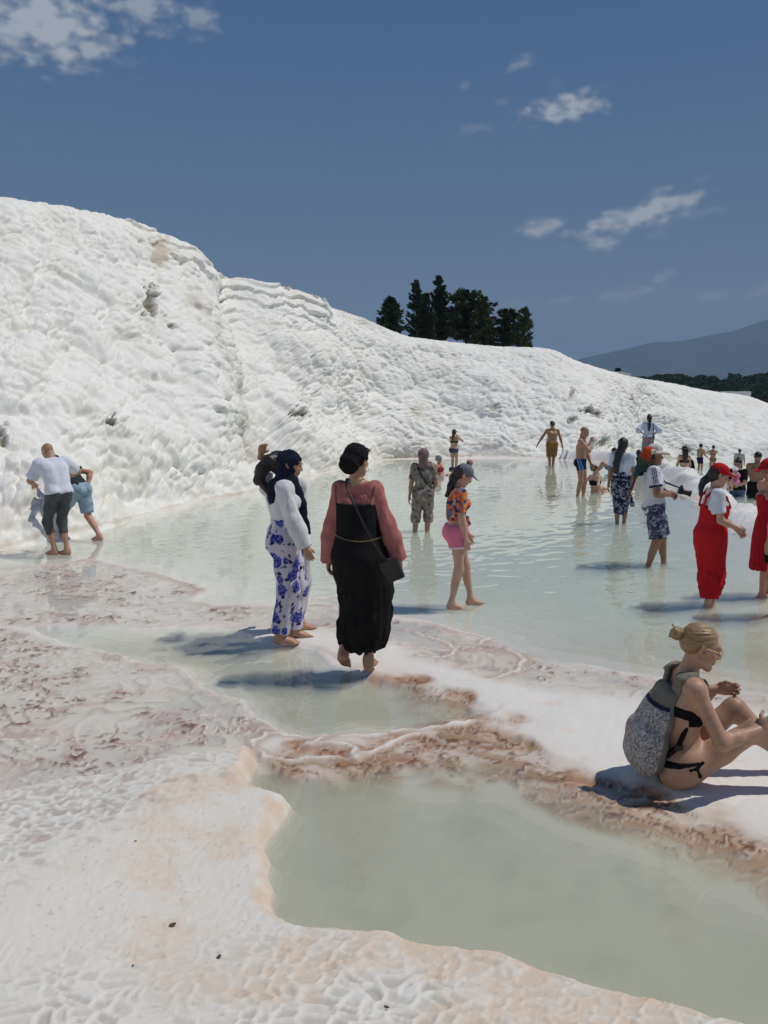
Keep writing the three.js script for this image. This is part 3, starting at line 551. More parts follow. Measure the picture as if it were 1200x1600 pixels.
// wood on the far hill: one mass of pines
{
  const g = coniferCrown(31, 1, 0.34, 'cone', 330, 0.13, [[0.9, 1, 0.8], [1.05, 1.1, 0.9]]), rand = rng(77);
  const list = []; for (let i = 0; i < 3600; i++) { const px = 978 + 420 * rand(), D = 345 + 300 * Math.pow(rand(), 0.8); if (D > 560 && px > 1045 && n2(px * 0.03, D * 0.01) > -0.25) continue; list.push([px, D]); }
  const im = new THREE.InstancedMesh(g, needleMat, list.length), M = new THREE.Matrix4(), Q = new THREE.Quaternion(), c = new THREE.Color();
  list.forEach(([px, D], i) => { const h = 3.5 + 3 * rand(); Q.setFromAxisAngle(new THREE.Vector3(0, 1, 0), rand() * 6.28); M.compose(new THREE.Vector3((px - 600) / FOCAL * D, hillY(px, D) - 0.3, -D), Q, new THREE.Vector3(h * (0.8 + 0.5 * rand()), h, h * (0.8 + 0.5 * rand()))); im.setMatrixAt(i, M); const k = 0.7 + 0.6 * rand(); im.setColorAt(i, c.setRGB(0.075 * k, 0.110 * k, 0.055 * k)); });
  im.name = 'pine_wood'; im.castShadow = im.receiveShadow = true; im.userData = { kind: 'stuff', label: 'dark green pine wood covering the far hill', category: 'wood' }; scene.add(im);
}
tree('lone_tree', 'tiny round tree alone beside the small white roof on the far crest', 965, 586, 577, 110, 8, 'pine', 12, darkGreens);
// small white roofed shelter and a white terrace wall on the far crest
{
  const p = atDepth(968, 592, 100), t = thing('shelter', 'small low shelter with a white roof on the far crest', 'building', [p[0], p[1] - 0.3, p[2]], 0.2);
  const wall = new THREE.BoxGeometry(1.5, 0.7, 1.2); wall.translate(0, 0.35, 0); mesh('wall', wall, new THREE.MeshStandardMaterial({ color: 0x9a8a78, roughness: 0.9 }), t);
  const sh = new THREE.Shape([new THREE.Vector2(-1.05, 0.7), new THREE.Vector2(1.05, 0.7), new THREE.Vector2(0.9, 0.86), new THREE.Vector2(-0.5, 1.1)]); const r = new THREE.ExtrudeGeometry(sh, { depth: 1.6, bevelEnabled: true, bevelSize: 0.03, bevelThickness: 0.03, bevelSegments: 1 }); r.translate(0, 0, -0.8); mesh('roof', r, new THREE.MeshStandardMaterial({ color: 0xd8d8d4, roughness: 0.8 }), t);
}
{
  const a = atDepth(1095, 621, 74), g = []; const t = thing('terrace_wall', 'straight white retaining wall at the right end of the crest', 'wall', a, -0.12);
  for (const [x, w, h] of [[0.8, 2.0, 0.55], [3.0, 2.4, 0.62]]) { const b = new THREE.BoxGeometry(w - 0.02, h, 1.4, 8, 3, 4); b.translate(x, h / 2 - 0.1, -0.4); const q = b.attributes.position; for (let i = 0; i < q.count; i++) { q.setXYZ(i, q.getX(i) + 0.03 * n3(q.getX(i) * 3, q.getY(i) * 3, 1), q.getY(i) + 0.03 * n3(q.getX(i) * 2, 4, q.getZ(i)), q.getZ(i)); } b.computeVertexNormals(); mesh('wall_section', b, new THREE.MeshStandardMaterial({ color: 0xd2d2cc, roughness: 0.9 }), t); }
}
scene.fog = new THREE.FogExp2(new THREE.Color(0.46, 0.70, 1.0), 0.00010);
// ---------- sculpting: smooth unions of tapered limbs meshed into one skin ----------
const vadd = (a, b) => [a[0] + b[0], a[1] + b[1], a[2] + b[2]], vsub = (a, b) => [a[0] - b[0], a[1] - b[1], a[2] - b[2]], vmul = (a, k) => [a[0] * k, a[1] * k, a[2] * k];
const vdot = (a, b) => a[0] * b[0] + a[1] * b[1] + a[2] * b[2], vlen = a => Math.hypot(a[0], a[1], a[2]), vnorm = a => { const l = vlen(a) || 1; return [a[0] / l, a[1] / l, a[2] / l]; };
const vcross = (a, b) => [a[1] * b[2] - a[2] * b[1], a[2] * b[0] - a[0] * b[2], a[0] * b[1] - a[1] * b[0]], vmix = (a, b, t) => [mix(a[0], b[0], t), mix(a[1], b[1], t), mix(a[2], b[2], t)];
const vma = (a, ...r) => { const o = a.slice(); for (let i = 0; i < r.length; i += 2) { o[0] += r[i][0] * r[i + 1]; o[1] += r[i][1] * r[i + 1]; o[2] += r[i][2] * r[i + 1]; } return o; };
function cap(a, b, ra, rb = ra, o = {}) {        // tapered capsule; o.cut: flat end at b; o.cutA: flat end at a; o.flat: [axis, factor] thinner along axis
  const ba = vsub(b, a), l2 = Math.max(1e-9, vdot(ba, ba)), L = Math.sqrt(l2), m = Math.max(ra, rb), ax = o.flat && vnorm(o.flat[0]), fk = o.flat && o.flat[1] - 1, dn = vnorm(ba);
  return { k: o.k, lo: [0, 1, 2].map(i => Math.min(a[i], b[i]) - m), hi: [0, 1, 2].map(i => Math.max(a[i], b[i]) + m), d(x, y, z) {
    let wx = x - a[0], wy = y - a[1], wz = z - a[2]; const along = (wx * ba[0] + wy * ba[1] + wz * ba[2]) / l2, t = clamp(along);
    wx -= ba[0] * t; wy -= ba[1] * t; wz -= ba[2] * t;
    if (ax) { const q = (wx * ax[0] + wy * ax[1] + wz * ax[2]) * fk; wx += ax[0] * q; wy += ax[1] * q; wz += ax[2] * q; }
    let d = Math.sqrt(wx * wx + wy * wy + wz * wz) - mix(ra, rb, t);
    if (o.cut) d = Math.max(d, (along - 1) * L); if (o.cutA) d = Math.max(d, -along * L);
    return d;
  } };
}
const ball = (c, r, o) => cap(c, c, r, r, o);
function ell(c, r, basis, o = {}) {
  const m = Math.max(...r), B = basis || [[1, 0, 0], [0, 1, 0], [0, 0, 1]];
  return { k: o.k, lo: c.map(v => v - m), hi: c.map(v => v + m), d(x, y, z) {
    const p = [x - c[0], y - c[1], z - c[2]], u = vdot(p, B[0]) / r[0], v = vdot(p, B[1]) / r[1], w = vdot(p, B[2]) / r[2];
    const k0 = Math.sqrt(u * u + v * v + w * w), k1 = Math.sqrt((u / r[0]) ** 2 + (v / r[1]) ** 2 + (w / r[2]) ** 2);
    return k1 < 1e-6 ? -Math.min(...r) : k0 * (k0 - 1) / k1;
  } };
}
function loft(rings, o = {}) {         // upright tube through elliptical rings [y, cx, cz, rx, rz], listed upwards
  const n = rings.length, y0 = rings[0][0], y1 = rings[n - 1][0], lo = [1e9, y0, 1e9], hi = [-1e9, y1, -1e9];
  for (const r of rings) { lo[0] = Math.min(lo[0], r[1] - r[3]); hi[0] = Math.max(hi[0], r[1] + r[3]); lo[2] = Math.min(lo[2], r[2] - r[4]); hi[2] = Math.max(hi[2], r[2] + r[4]); }
  return { k: o.k, lo, hi, d(x, y, z) {
    const yy = clamp(y, y0, y1); let i = 0; while (i < n - 2 && rings[i + 1][0] < yy) i++;
    const A = rings[i], B = rings[i + 1], t = sst(0, 1, (yy - A[0]) / (B[0] - A[0])) * 0.5 + 0.5 * (yy - A[0]) / (B[0] - A[0]);
    const rx = mix(A[3], B[3], t), rz = mix(A[4], B[4], t), q = Math.hypot((x - mix(A[1], B[1], t)) / rx, (z - mix(A[2], B[2], t)) / rz);
    return Math.max((q - 1) * Math.min(rx, rz), y0 - y, y - y1);
  } };
}
const clipped = (prims, fn) => prims.map(p => ({ ...p, d: (x, y, z) => Math.max(p.d(x, y, z), fn(x, y, z)) }));
const EDGE = [[0, 1], [2, 3], [4, 5], [6, 7], [0, 2], [1, 3], [4, 6], [5, 7], [0, 4], [1, 5], [2, 6], [3, 7]];
function sculpt(prims, { cell = 0.012, k = 0.03, cut = [], kc = 0.006, color, swell, clip }) {
  const lo = [1e9, 1e9, 1e9], hi = [-1e9, -1e9, -1e9], pad = cell * 3 + (swell ? 0.01 : 0);
  for (const p of prims) for (let i = 0; i < 3; i++) { lo[i] = Math.min(lo[i], p.lo[i] - pad - k * 0.4); hi[i] = Math.max(hi[i], p.hi[i] + pad + k * 0.4); }
  const n = [0, 1, 2].map(i => Math.ceil((hi[i] - lo[i]) / cell) + 1), [nx, ny, nz] = n, f = new Float32Array(nx * ny * nz).fill(1);
  const span = (p, m) => [0, 1, 2].map(i => [Math.max(0, Math.floor((p.lo[i] - m - lo[i]) / cell)), Math.min(n[i] - 1, Math.ceil((p.hi[i] + m - lo[i]) / cell))]);
  for (const p of prims) {
    const kk = p.k ?? k, [sx, sy, sz] = span(p, kk + cell * 2.5);
    for (let z = sz[0]; z <= sz[1]; z++) for (let y = sy[0]; y <= sy[1]; y++) for (let x = sx[0], o = (z * ny + y) * nx + x; x <= sx[1]; x++, o++) {
      const b = p.d(lo[0] + x * cell, lo[1] + y * cell, lo[2] + z * cell), a = f[o], h = kk - Math.abs(a - b);
      f[o] = (a < b ? a : b) - (h > 0 ? h * h / (4 * kk) : 0);
    }
  }
  for (const p of cut) {
    const kk = p.k ?? kc, [sx, sy, sz] = span(p, kk + cell * 2.5);
    for (let z = sz[0]; z <= sz[1]; z++) for (let y = sy[0]; y <= sy[1]; y++) for (let x = sx[0], o = (z * ny + y) * nx + x; x <= sx[1]; x++, o++) {
      const b = -p.d(lo[0] + x * cell, lo[1] + y * cell, lo[2] + z * cell), a = f[o], h = kk - Math.abs(a - b);
      f[o] = (a > b ? a : b) + (h > 0 ? h * h / (4 * kk) : 0);
    }
  }
  if (clip || swell) for (let z = 0, o = 0; z < nz; z++) for (let y = 0; y < ny; y++) for (let x = 0; x < nx; x++, o++) if (f[o] < 0.05) {
    const px = lo[0] + x * cell, py = lo[1] + y * cell, pz = lo[2] + z * cell;
    if (swell) f[o] -= swell(px, py, pz); if (clip) f[o] = Math.max(f[o], clip(px, py, pz));
  }
  const vid = new Int32Array(nx * ny * nz).fill(-1), pos = [], idx = [], c = new Float32Array(8), st = [0, 1, nx, nx + 1, nx * ny, nx * ny + 1, nx * ny + nx, nx * ny + nx + 1];
  for (let z = 0; z < nz - 1; z++) for (let y = 0; y < ny - 1; y++) for (let x = 0, o = (z * ny + y) * nx; x < nx - 1; x++, o++) {
    let m = 0; for (let i = 0; i < 8; i++) { c[i] = f[o + st[i]]; if (c[i] < 0) m |= 1 << i; }
    if (m === 0 || m === 255) continue;
    let sx = 0, sy = 0, sz = 0, q = 0;
    for (const [a, b] of EDGE) if (((m >> a) & 1) !== ((m >> b) & 1)) { const t = c[a] / (c[a] - c[b]); sx += mix(a & 1, b & 1, t); sy += mix((a >> 1) & 1, (b >> 1) & 1, t); sz += mix((a >> 2) & 1, (b >> 2) & 1, t); q++; }
    vid[o] = pos.length / 3; pos.push(lo[0] + (x + sx / q) * cell, lo[1] + (y + sy / q) * cell, lo[2] + (z + sz / q) * cell);
  }
  const quad = (a, b, c2, d, flip) => { if (a < 0 || b < 0 || c2 < 0 || d < 0) return; flip ? idx.push(a, c2, b, a, d, c2) : idx.push(a, b, c2, a, c2, d); };
  for (let z = 1; z < nz - 1; z++) for (let y = 1; y < ny - 1; y++) for (let x = 1, o = (z * ny + y) * nx + 1; x < nx - 1; x++, o++) {
    const s = f[o] < 0;
    if (s !== f[o + 1] < 0) quad(vid[o], vid[o - nx], vid[o - nx - nx * ny], vid[o - nx * ny], s);
    if (s !== f[o + nx] < 0) quad(vid[o], vid[o - nx * ny], vid[o - 1 - nx * ny], vid[o - 1], s);
    if (s !== f[o + nx * ny] < 0) quad(vid[o], vid[o - 1], vid[o - 1 - nx], vid[o - nx], s);
  }
  for (let i = 0; i < idx.length; i += 3) { const t = idx[i + 1]; idx[i + 1] = idx[i + 2]; idx[i + 2] = t; }
  const g = new THREE.BufferGeometry(); g.setAttribute('position', new THREE.Float32BufferAttribute(pos, 3)); g.setIndex(idx);
  const col = new Float32Array(pos.length); for (let i = 0; i < pos.length; i += 3) { const q = color(pos[i], pos[i + 1], pos[i + 2]); col[i] = q[0]; col[i + 1] = q[1]; col[i + 2] = q[2]; }
  g.setAttribute('color', new THREE.BufferAttribute(col, 3)); g.computeVertexNormals();
  return g;
}
function ik(a, c, l1, l2, pole) {
  let dv = vsub(c, a), d = vlen(dv); const D = vnorm(dv); d = Math.min(d, (l1 + l2) * 0.998);
  const x = (l1 * l1 - l2 * l2 + d * d) / (2 * d), h = Math.sqrt(Math.max(0, l1 * l1 - x * x)), pv = vnorm(vma(pole, D, -vdot(pole, D)));
  return [vma(a, D, x, pv, h), vma(a, D, d)];
}
const skinMat = new THREE.MeshPhysicalMaterial({ vertexColors: true, roughness: 0.52 }), clothMat = new THREE.MeshPhysicalMaterial({ vertexColors: true, roughness: 0.92, specularIntensity: 0.25, side: THREE.DoubleSide }), hairMat = std({ roughness: 0.5 }), shinyMat = std({ roughness: 0.35 });
const plain = (r, g, b, v = 0.08) => (x, y, z) => { const n = 1 + v * n3(x * 40, y * 40, z * 40) + v * n3(x * 9, y * 9, z * 9); return [r * n, g * n, b * n]; };
const SKIN = { pale: [0.60, 0.39, 0.29], fair: [0.53, 0.32, 0.225], tan: [0.42, 0.235, 0.15], brown: [0.30, 0.155, 0.09], red: [0.50, 0.25, 0.175] };
const wrinkle = (f = 9, a = 0.004, sy = 0.4) => (x, y, z) => a * (n3(x * f, y * f * sy, z * f) + 0.5 * n3(x * f * 2.2 + 5, y * f * 1.4, z * f * 2.2));

// ---------- a person: joints, skin, head, hands ----------
function rig(o) {
  const s = o.H / 1.70, fem = !!o.fem, J = { s, fem, o };
  const rotY = (v, a) => [v[0] * Math.cos(a) + v[2] * Math.sin(a), v[1], -v[0] * Math.sin(a) + v[2] * Math.cos(a)];
  J.P = vmul(o.pelvis || [0, 0.93, 0], s);
  J.U = vnorm(o.spine || [0, 1, 0.02]); J.U2 = vnorm(o.upper || o.spine || [0, 1, 0.03]);
  const frame = (U, yaw) => { const F0 = rotY([0, 0, 1], yaw), S = vnorm(vcross(U, F0)), F = vcross(S, U); return [S, U, F]; };
  J.hipF = frame(vnorm(vmix(J.U, [0, 1, 0], o.hipUp ?? 0.5)), o.hipYaw || 0); J.cheF = frame(J.U2, o.chestYaw ?? o.hipYaw ?? 0);
  J.waist = vma(J.P, J.U, 0.13 * s); J.chest = vma(J.waist, vnorm(vmix(J.U, J.U2, 0.6)), 0.17 * s); J.neck = vma(J.chest, J.U2, 0.20 * s);
  const hu = vnorm(vadd(vmul(J.U2, 0.8), o.neckDir || [0, 0.5, 0.10])); J.head = vma(J.neck, hu, 0.148 * s);
  { const yaw = o.headYaw ?? o.chestYaw ?? 0, pit = o.headPitch || 0, rol = o.headRoll || 0; let Z = [0, -Math.sin(pit), Math.cos(pit)], Y = [0, Math.cos(pit), Math.sin(pit)], X = [1, 0, 0]; const c = Math.cos(rol), q = Math.sin(rol), X2 = vma(vmul(X, c), Y, q), Y2 = vma(vmul(Y, c), X, -q); J.hF = [rotY(X2, yaw), rotY(Y2, yaw), rotY(Z, yaw)]; }
  J.hs = s * (o.headScale || 1.0);
  J.at = (x, y, z) => vma(J.head, J.hF[0], x * J.hs, J.hF[1], y * J.hs, J.hF[2], z * J.hs);
  const sw = (o.shoulder || (fem ? 0.162 : 0.185)) * s, hw = 0.086 * s;
  for (const [n, g] of [['L', 1], ['R', -1]]) {
    const A = J[n] = { g };
    A.sh = vma(J.neck, J.cheF[0], g * sw, J.cheF[1], -0.055 * s); if (o.shift && o.shift[n]) A.sh = vadd(A.sh, vmul(o.shift[n], s));
    A.hip = vma(J.P, J.hipF[0], g * hw, J.hipF[1], -0.03 * s);
    const ft = (o.foot && o.foot[n]) || [g * 0.09, 0, 0, 0]; A.yaw = ft[3] || 0; A.fwd = rotY([0, 0, 1], A.yaw); A.tip = ft[4] || 0;
    const ank = [ft[0] * s, (ft[1] + 0.08) * s, ft[2] * s];
    [A.knee, A.ank] = ik(A.hip, ank, 0.425 * s, 0.405 * s, (o.knee && o.knee[n]) || vadd(A.fwd, [g * 0.12, 0.1, 0]));
    const w = o.hand && o.hand[n] ? vmul(o.hand[n], s) : vma(A.sh, J.cheF[0], g * 0.075 * s, [0, 1, 0], -0.515 * s, J.cheF[2], 0.04 * s);
    [A.el, A.wr] = ik(A.sh, w, 0.285 * s, 0.25 * s, (o.elbow && o.elbow[n]) || vma(vmul(J.cheF[2], -1), J.cheF[0], g * 0.5, [0, 1, 0], -0.25));
    A.hd = vnorm((o.handDir && o.handDir[n]) || vsub(A.wr, A.el)); A.thumb = (o.thumb && o.thumb[n]) || J.cheF[2]; A.palm = (o.palm && o.palm[n]) || vmul(J.cheF[0], -g); A.curl = (o.curl && o.curl[n]) ?? 0.35;
  }
  return J;
}
function torsoPrims(J, e = 0) {
  const { s, o } = J, g = o.girth || 1, S = J.cheF[0], F = J.cheF[2], hS = J.hipF[0], hF = J.hipF[2], L = [], f = J.fem;
  const rc = (f ? 0.094 : 0.110) * g, rw = (f ? 0.084 : 0.100) * g * (o.waistK || 1), wx = (f ? 0.042 : 0.052);
  for (const q of [-1, 1]) {
    L.push(cap(vma(J.chest, S, q * 0.058 * s, F, 0.004), vma(J.waist, J.hipF[0], q * wx * s, J.hipF[2], 0.004), rc * s + e, rw * s + e));
    L.push(cap(vma(J.neck, S, q * 0.03 * s, J.U2, -0.035 * s), vma(q > 0 ? J.L.sh : J.R.sh, S, -q * 0.035 * s), 0.052 * s + e, 0.058 * s + e));
    L.push(cap(vma(J.chest, S, q * 0.085 * s, J.U2, 0.05 * s, F, 0.0), vma(J.waist, hS, q * 0.05 * s, J.U, 0.03 * s), 0.082 * g * s + e, 0.075 * g * s + e));
    L.push(ball(vma(J.P, hS, q * 0.078 * s, hF, -0.052 * s, J.hipF[1], -0.035 * s), (f ? 0.096 : 0.088) * g * s + e));
    if (f) L.push(ball(vma(J.chest, S, q * 0.068 * s, F, 0.078 * s, J.U2, 0.025 * s), 0.060 * g * s + e, { k: 0.025 }));
    else L.push(ell(vma(J.chest, S, q * 0.07 * s, F, 0.07 * s, J.U2, 0.05 * s), [0.075 * s + e, 0.06 * s + e, 0.045 * s + e], [S, J.U2, F], { k: 0.03 }));
  }
  L.push(cap(vma(J.P, hS, 0.068 * s, J.hipF[1], 0.02 * s), vma(J.P, hS, -0.068 * s, J.hipF[1], 0.02 * s), (f ? 0.112 : 0.104) * g * s + e));
  L.push(ell(vma(J.waist, hF, 0.035 * s, J.U, -0.03 * s), [0.10 * g * s + e, 0.10 * s + e, (0.075 + (o.belly || 0)) * g * s + e], [hS, J.U, hF]));
  return L;
}
const neckPrim = (J, e = 0) => cap(vma(J.neck, J.U2, -0.03 * J.s), vma(J.head, J.hF[1], -0.07 * J.hs, J.hF[2], -0.02 * J.hs), (J.fem ? 0.052 : 0.062) * J.s + e, (J.fem ? 0.047 : 0.056) * J.s + e);
function armPrims(J, n, e = 0, t0 = 0, t1 = 2, flare = 0, cut = true) {
  const A = J[n], s = J.s, g = J.o.armK || (J.fem ? 0.88 : 1.05), at = t => t < 1 ? vmix(A.sh, A.el, t) : vmix(A.el, A.wr, t - 1), rad = t => (t < 1 ? mix(0.050, 0.041, t) : mix(0.042, 0.027, t - 1)) * g * s + e + flare * sst(t0, t1, t), L = [];
  if (t0 === 0) L.push(ball(A.sh, 0.056 * g * s + e));
  const a1 = Math.min(1, t1); if (t0 < 1) L.push(cap(at(t0), at(a1), rad(t0), rad(a1), { cut: cut && t1 <= 1 }));
  if (t1 > 1) { const b = Math.max(1, t0), m = mix(b, t1, 0.35); L.push(cap(at(b), at(m), rad(b), rad(m) + 0.003 * s), cap(at(m), at(t1), rad(m) + 0.003 * s, rad(t1), { cut })); }
  return L;
}
function legPrims(J, n, e = 0, t0 = 0, t1 = 2, flare = 0, cut = true) {
  const A = J[n], s = J.s, g = J.o.legK || (J.o.girth || 1), at = t => t < 1 ? vmix(A.hip, A.knee, t) : vmix(A.knee, A.ank, t - 1), rad = t => (t < 1 ? mix(0.088, 0.056, Math.pow(t, 0.85)) : mix(0.054, 0.034, t - 1)) * g * s + e + flare * sst(t0, t1, t), L = [];
  const a1 = Math.min(1, t1), mid = Math.min(0.5, a1); if (t0 < 1) { if (t0 < mid) L.push(cap(at(t0), at(mid), rad(t0), rad(mid), { cut: cut && a1 <= 0.5 })); if (a1 > 0.5) L.push(cap(at(Math.max(t0, 0.5)), at(a1), rad(Math.max(t0, 0.5)), rad(a1), { cut: cut && t1 <= 1 })); }
  if (t1 > 1) { const b = Math.max(1, t0); L.push(cap(at(b), at(t1), rad(b), rad(t1), { cut })); if (!flare && t0 <= 1.1) { const back = vnorm(vma(vsub(at(1.0), vmix(A.hip, A.ank, 0.5)), vsub(A.ank, A.knee), 0)), bk = vmul(vlen(vsub(A.knee, vmix(A.hip, A.ank, 0.5))) > 0.02 ? back : A.fwd, -1); const te = Math.min(t1, 1.55); if (te > 1.2) L.push(cap(vma(at(1.12), bk, 0.012 * s), vma(at(te), bk, 0.016 * s), 0.047 * g * s + e, mix(0.05, 0.036, (te - 1.2) / 0.35) * g * s + e)); } }
  return L;
}
function footPrims(J, n, fine) {
  const A = J[n], s = J.s, L = [], c = Math.cos(A.tip), q = Math.sin(A.tip), F = [A.fwd[0] * c, -q, A.fwd[2] * c], U = [A.fwd[0] * q, c, A.fwd[2] * q], S = vcross(U, F), g = A.g;
  const at = (x, y, z) => vma(A.ank, S, x * s * g, U, y * s, F, z * s);
  L.push(cap(A.ank, at(0, -0.05, -0.03), 0.034 * s, 0.031 * s), cap(at(0, -0.025, 0.01), at(-0.008, -0.058, 0.11), 0.037 * s, 0.024 * s), cap(at(0.012, -0.058, -0.02), at(0.024, -0.06, 0.10), 0.024 * s, 0.020 * s), cap(at(-0.02, -0.06, 0.07), at(-0.022, -0.062, 0.13), 0.024 * s, 0.018 * s));
  const toes = [[-0.030, 0.175, 0.0135], [-0.010, 0.172, 0.0105], [0.006, 0.163, 0.0098], [0.020, 0.152, 0.0092], [0.033, 0.140, 0.009]];
  for (const [x, z, r] of toes) L.push(cap(at(x * 0.8, -0.064, 0.105), at(x, -0.068, z), r * s * 1.1, r * s, { k: 0.006 }));
  return L;
}
function handPrims(J, n) {
  const A = J[n], s = J.s * (J.fem ? 0.95 : 1.03), D = A.hd, T = vnorm(vma(A.thumb, D, -vdot(A.thumb, D))); let N = vcross(T, D); if (vdot(N, A.palm) < 0) N = vmul(N, -1);
  const L = [], w = A.wr, at = (d, t, q) => vma(w, D, d * s, T, t * s, N, q * s);
  L.push(cap(at(-0.05, 0, 0), at(0.02, 0, 0), 0.027 * J.s * (J.o.armK || (J.fem ? 0.88 : 1.05)), 0.025 * s), ell(at(0.052, 0.002, 0), [0.050 * s, 0.039 * s, 0.0165 * s], [D, T, N], { k: 0.02 }), ball(at(0.04, 0.026, 0.008), 0.017 * s, { k: 0.02 }));
  const len = [0.072, 0.080, 0.074, 0.057];
  for (let i = 0; i < 4; i++) {
    let p = at(0.088 - 0.006 * (i === 3) - 0.004 * (i === 0), 0.029 - 0.0195 * i, 0), ang = A.curl * (0.55 + 0.10 * i), r = 0.0092 - 0.0006 * (i === 3);
    const side = 0.06 * (1.5 - i);
    L.push(cap(at(0.05, 0.024 - 0.016 * i, 0), p, 0.010 * s, r * s, { k: 0.01 }));
    for (let j = 0; j < 3; j++) { const q = vma(p, D, Math.cos(ang) * len[i] * [0.44, 0.31, 0.25][j] * s, N, Math.sin(ang) * len[i] * [0.44, 0.31, 0.25][j] * s, T, side * 0.02 * s); L.push(cap(p, q, r * s, (r - 0.0007) * s, { k: 0.004 })); p = q; r -= 0.0007; ang += A.curl * (1.0 + 0.1 * j); }
  }
  { let p = at(0.022, 0.028, 0.004); const d1 = vnorm(vma(vmul(D, 0.75), T, 0.62, N, 0.25 + A.curl * 0.5)), d2 = vnorm(vma(vmul(D, 0.95), T, 0.22 - 0.3 * A.curl, N, 0.25 + A.curl * 0.7)); const q = vma(p, d1, 0.042 * s), e = vma(q, d2, 0.032 * s); L.push(cap(p, q, 0.013 * s, 0.0108 * s, { k: 0.008 }), cap(q, e, 0.0106 * s, 0.0085 * s, { k: 0.004 })); }
  return L;
}
function headPrims(J) {
  const h = J.hs, B = J.hF, at = J.at, f = J.fem, e = (c, r, k) => ell(at(...c), r.map(v => v * h), B, { k }), c = (a, b, ra, rb, k) => cap(at(...a), at(...b), ra * h, rb * h, { k });
  const add = [
    e([0, 0.036, -0.016], [0.074, 0.084, 0.094], 0.03), e([0, -0.020, 0.024], [0.061, 0.080, 0.066], 0.03), c([0.044, -0.062, 0.004], [0.012, -0.098, 0.066], 0.026, f ? 0.018 : 0.021, 0.025), c([-0.044, -0.062, 0.004], [-0.012, -0.098, 0.066], 0.026, f ? 0.018 : 0.021, 0.025),
    e([0, -0.096, 0.074], [0.017, 0.014, 0.014], 0.015), c([0.034, 0.030, 0.074], [0.0, 0.030, 0.083], 0.012, 0.011, 0.02), c([-0.034, 0.030, 0.074], [0.0, 0.030, 0.083], 0.012, 0.011, 0.02),
    e([0.036, -0.022, 0.062], [0.022, 0.018, 0.020], 0.02), e([-0.036, -0.022, 0.062], [0.022, 0.018, 0.020], 0.02),
    c([0, 0.014, 0.086], [0, -0.024, 0.107], 0.0085, 0.0115, 0.010), e([0.012, -0.029, 0.094], [0.009, 0.008, 0.010], 0.008), e([-0.012, -0.029, 0.094], [0.009, 0.008, 0.010], 0.008), c([0, -0.032, 0.090], [0, -0.048, 0.086], 0.010, 0.010, 0.012),
    c([-0.020, -0.0575, 0.079], [0, -0.054, 0.090], 0.0045, 0.0070, 0.006), c([0.020, -0.0575, 0.079], [0, -0.054, 0.090], 0.0045, 0.0070, 0.006), c([-0.017, -0.064, 0.079], [0, -0.067, 0.088], 0.0050, 0.0080, 0.006), c([0.017, -0.064, 0.079], [0, -0.067, 0.088], 0.0050, 0.0080, 0.006),
    e([0.031, 0.010, 0.072], [0.0135, 0.0125, 0.0125], 0.004), e([-0.031, 0.010, 0.072], [0.0135, 0.0125, 0.0125], 0.004),
  ];
  for (const q of [-1, 1]) add.push(e([q * 0.077, 0.000, -0.012], [0.007, 0.030, 0.018], 0.006), c([q * 0.079, -0.022, -0.006], [q * 0.076, -0.028, -0.002], 0.008, 0.006, 0.006), c([q * 0.083, 0.024, -0.018], [q * 0.084, -0.004, -0.028], 0.005, 0.005, 0.005));
  add.push(cap(vma(J.neck, J.U2, 0.005 * h), at(0, -0.06, -0.018), (f ? 0.050 : 0.060) * J.s, (f ? 0.046 : 0.055) * h, { k: 0.02 }));
  const cut = []; for (const q of [-1, 1]) cut.push(e([q * 0.032, 0.009, 0.098], [0.018, 0.0105, 0.020]), e([q * 0.081, -0.002, -0.004], [0.006, 0.014, 0.008]));
  return { add, cut };
}
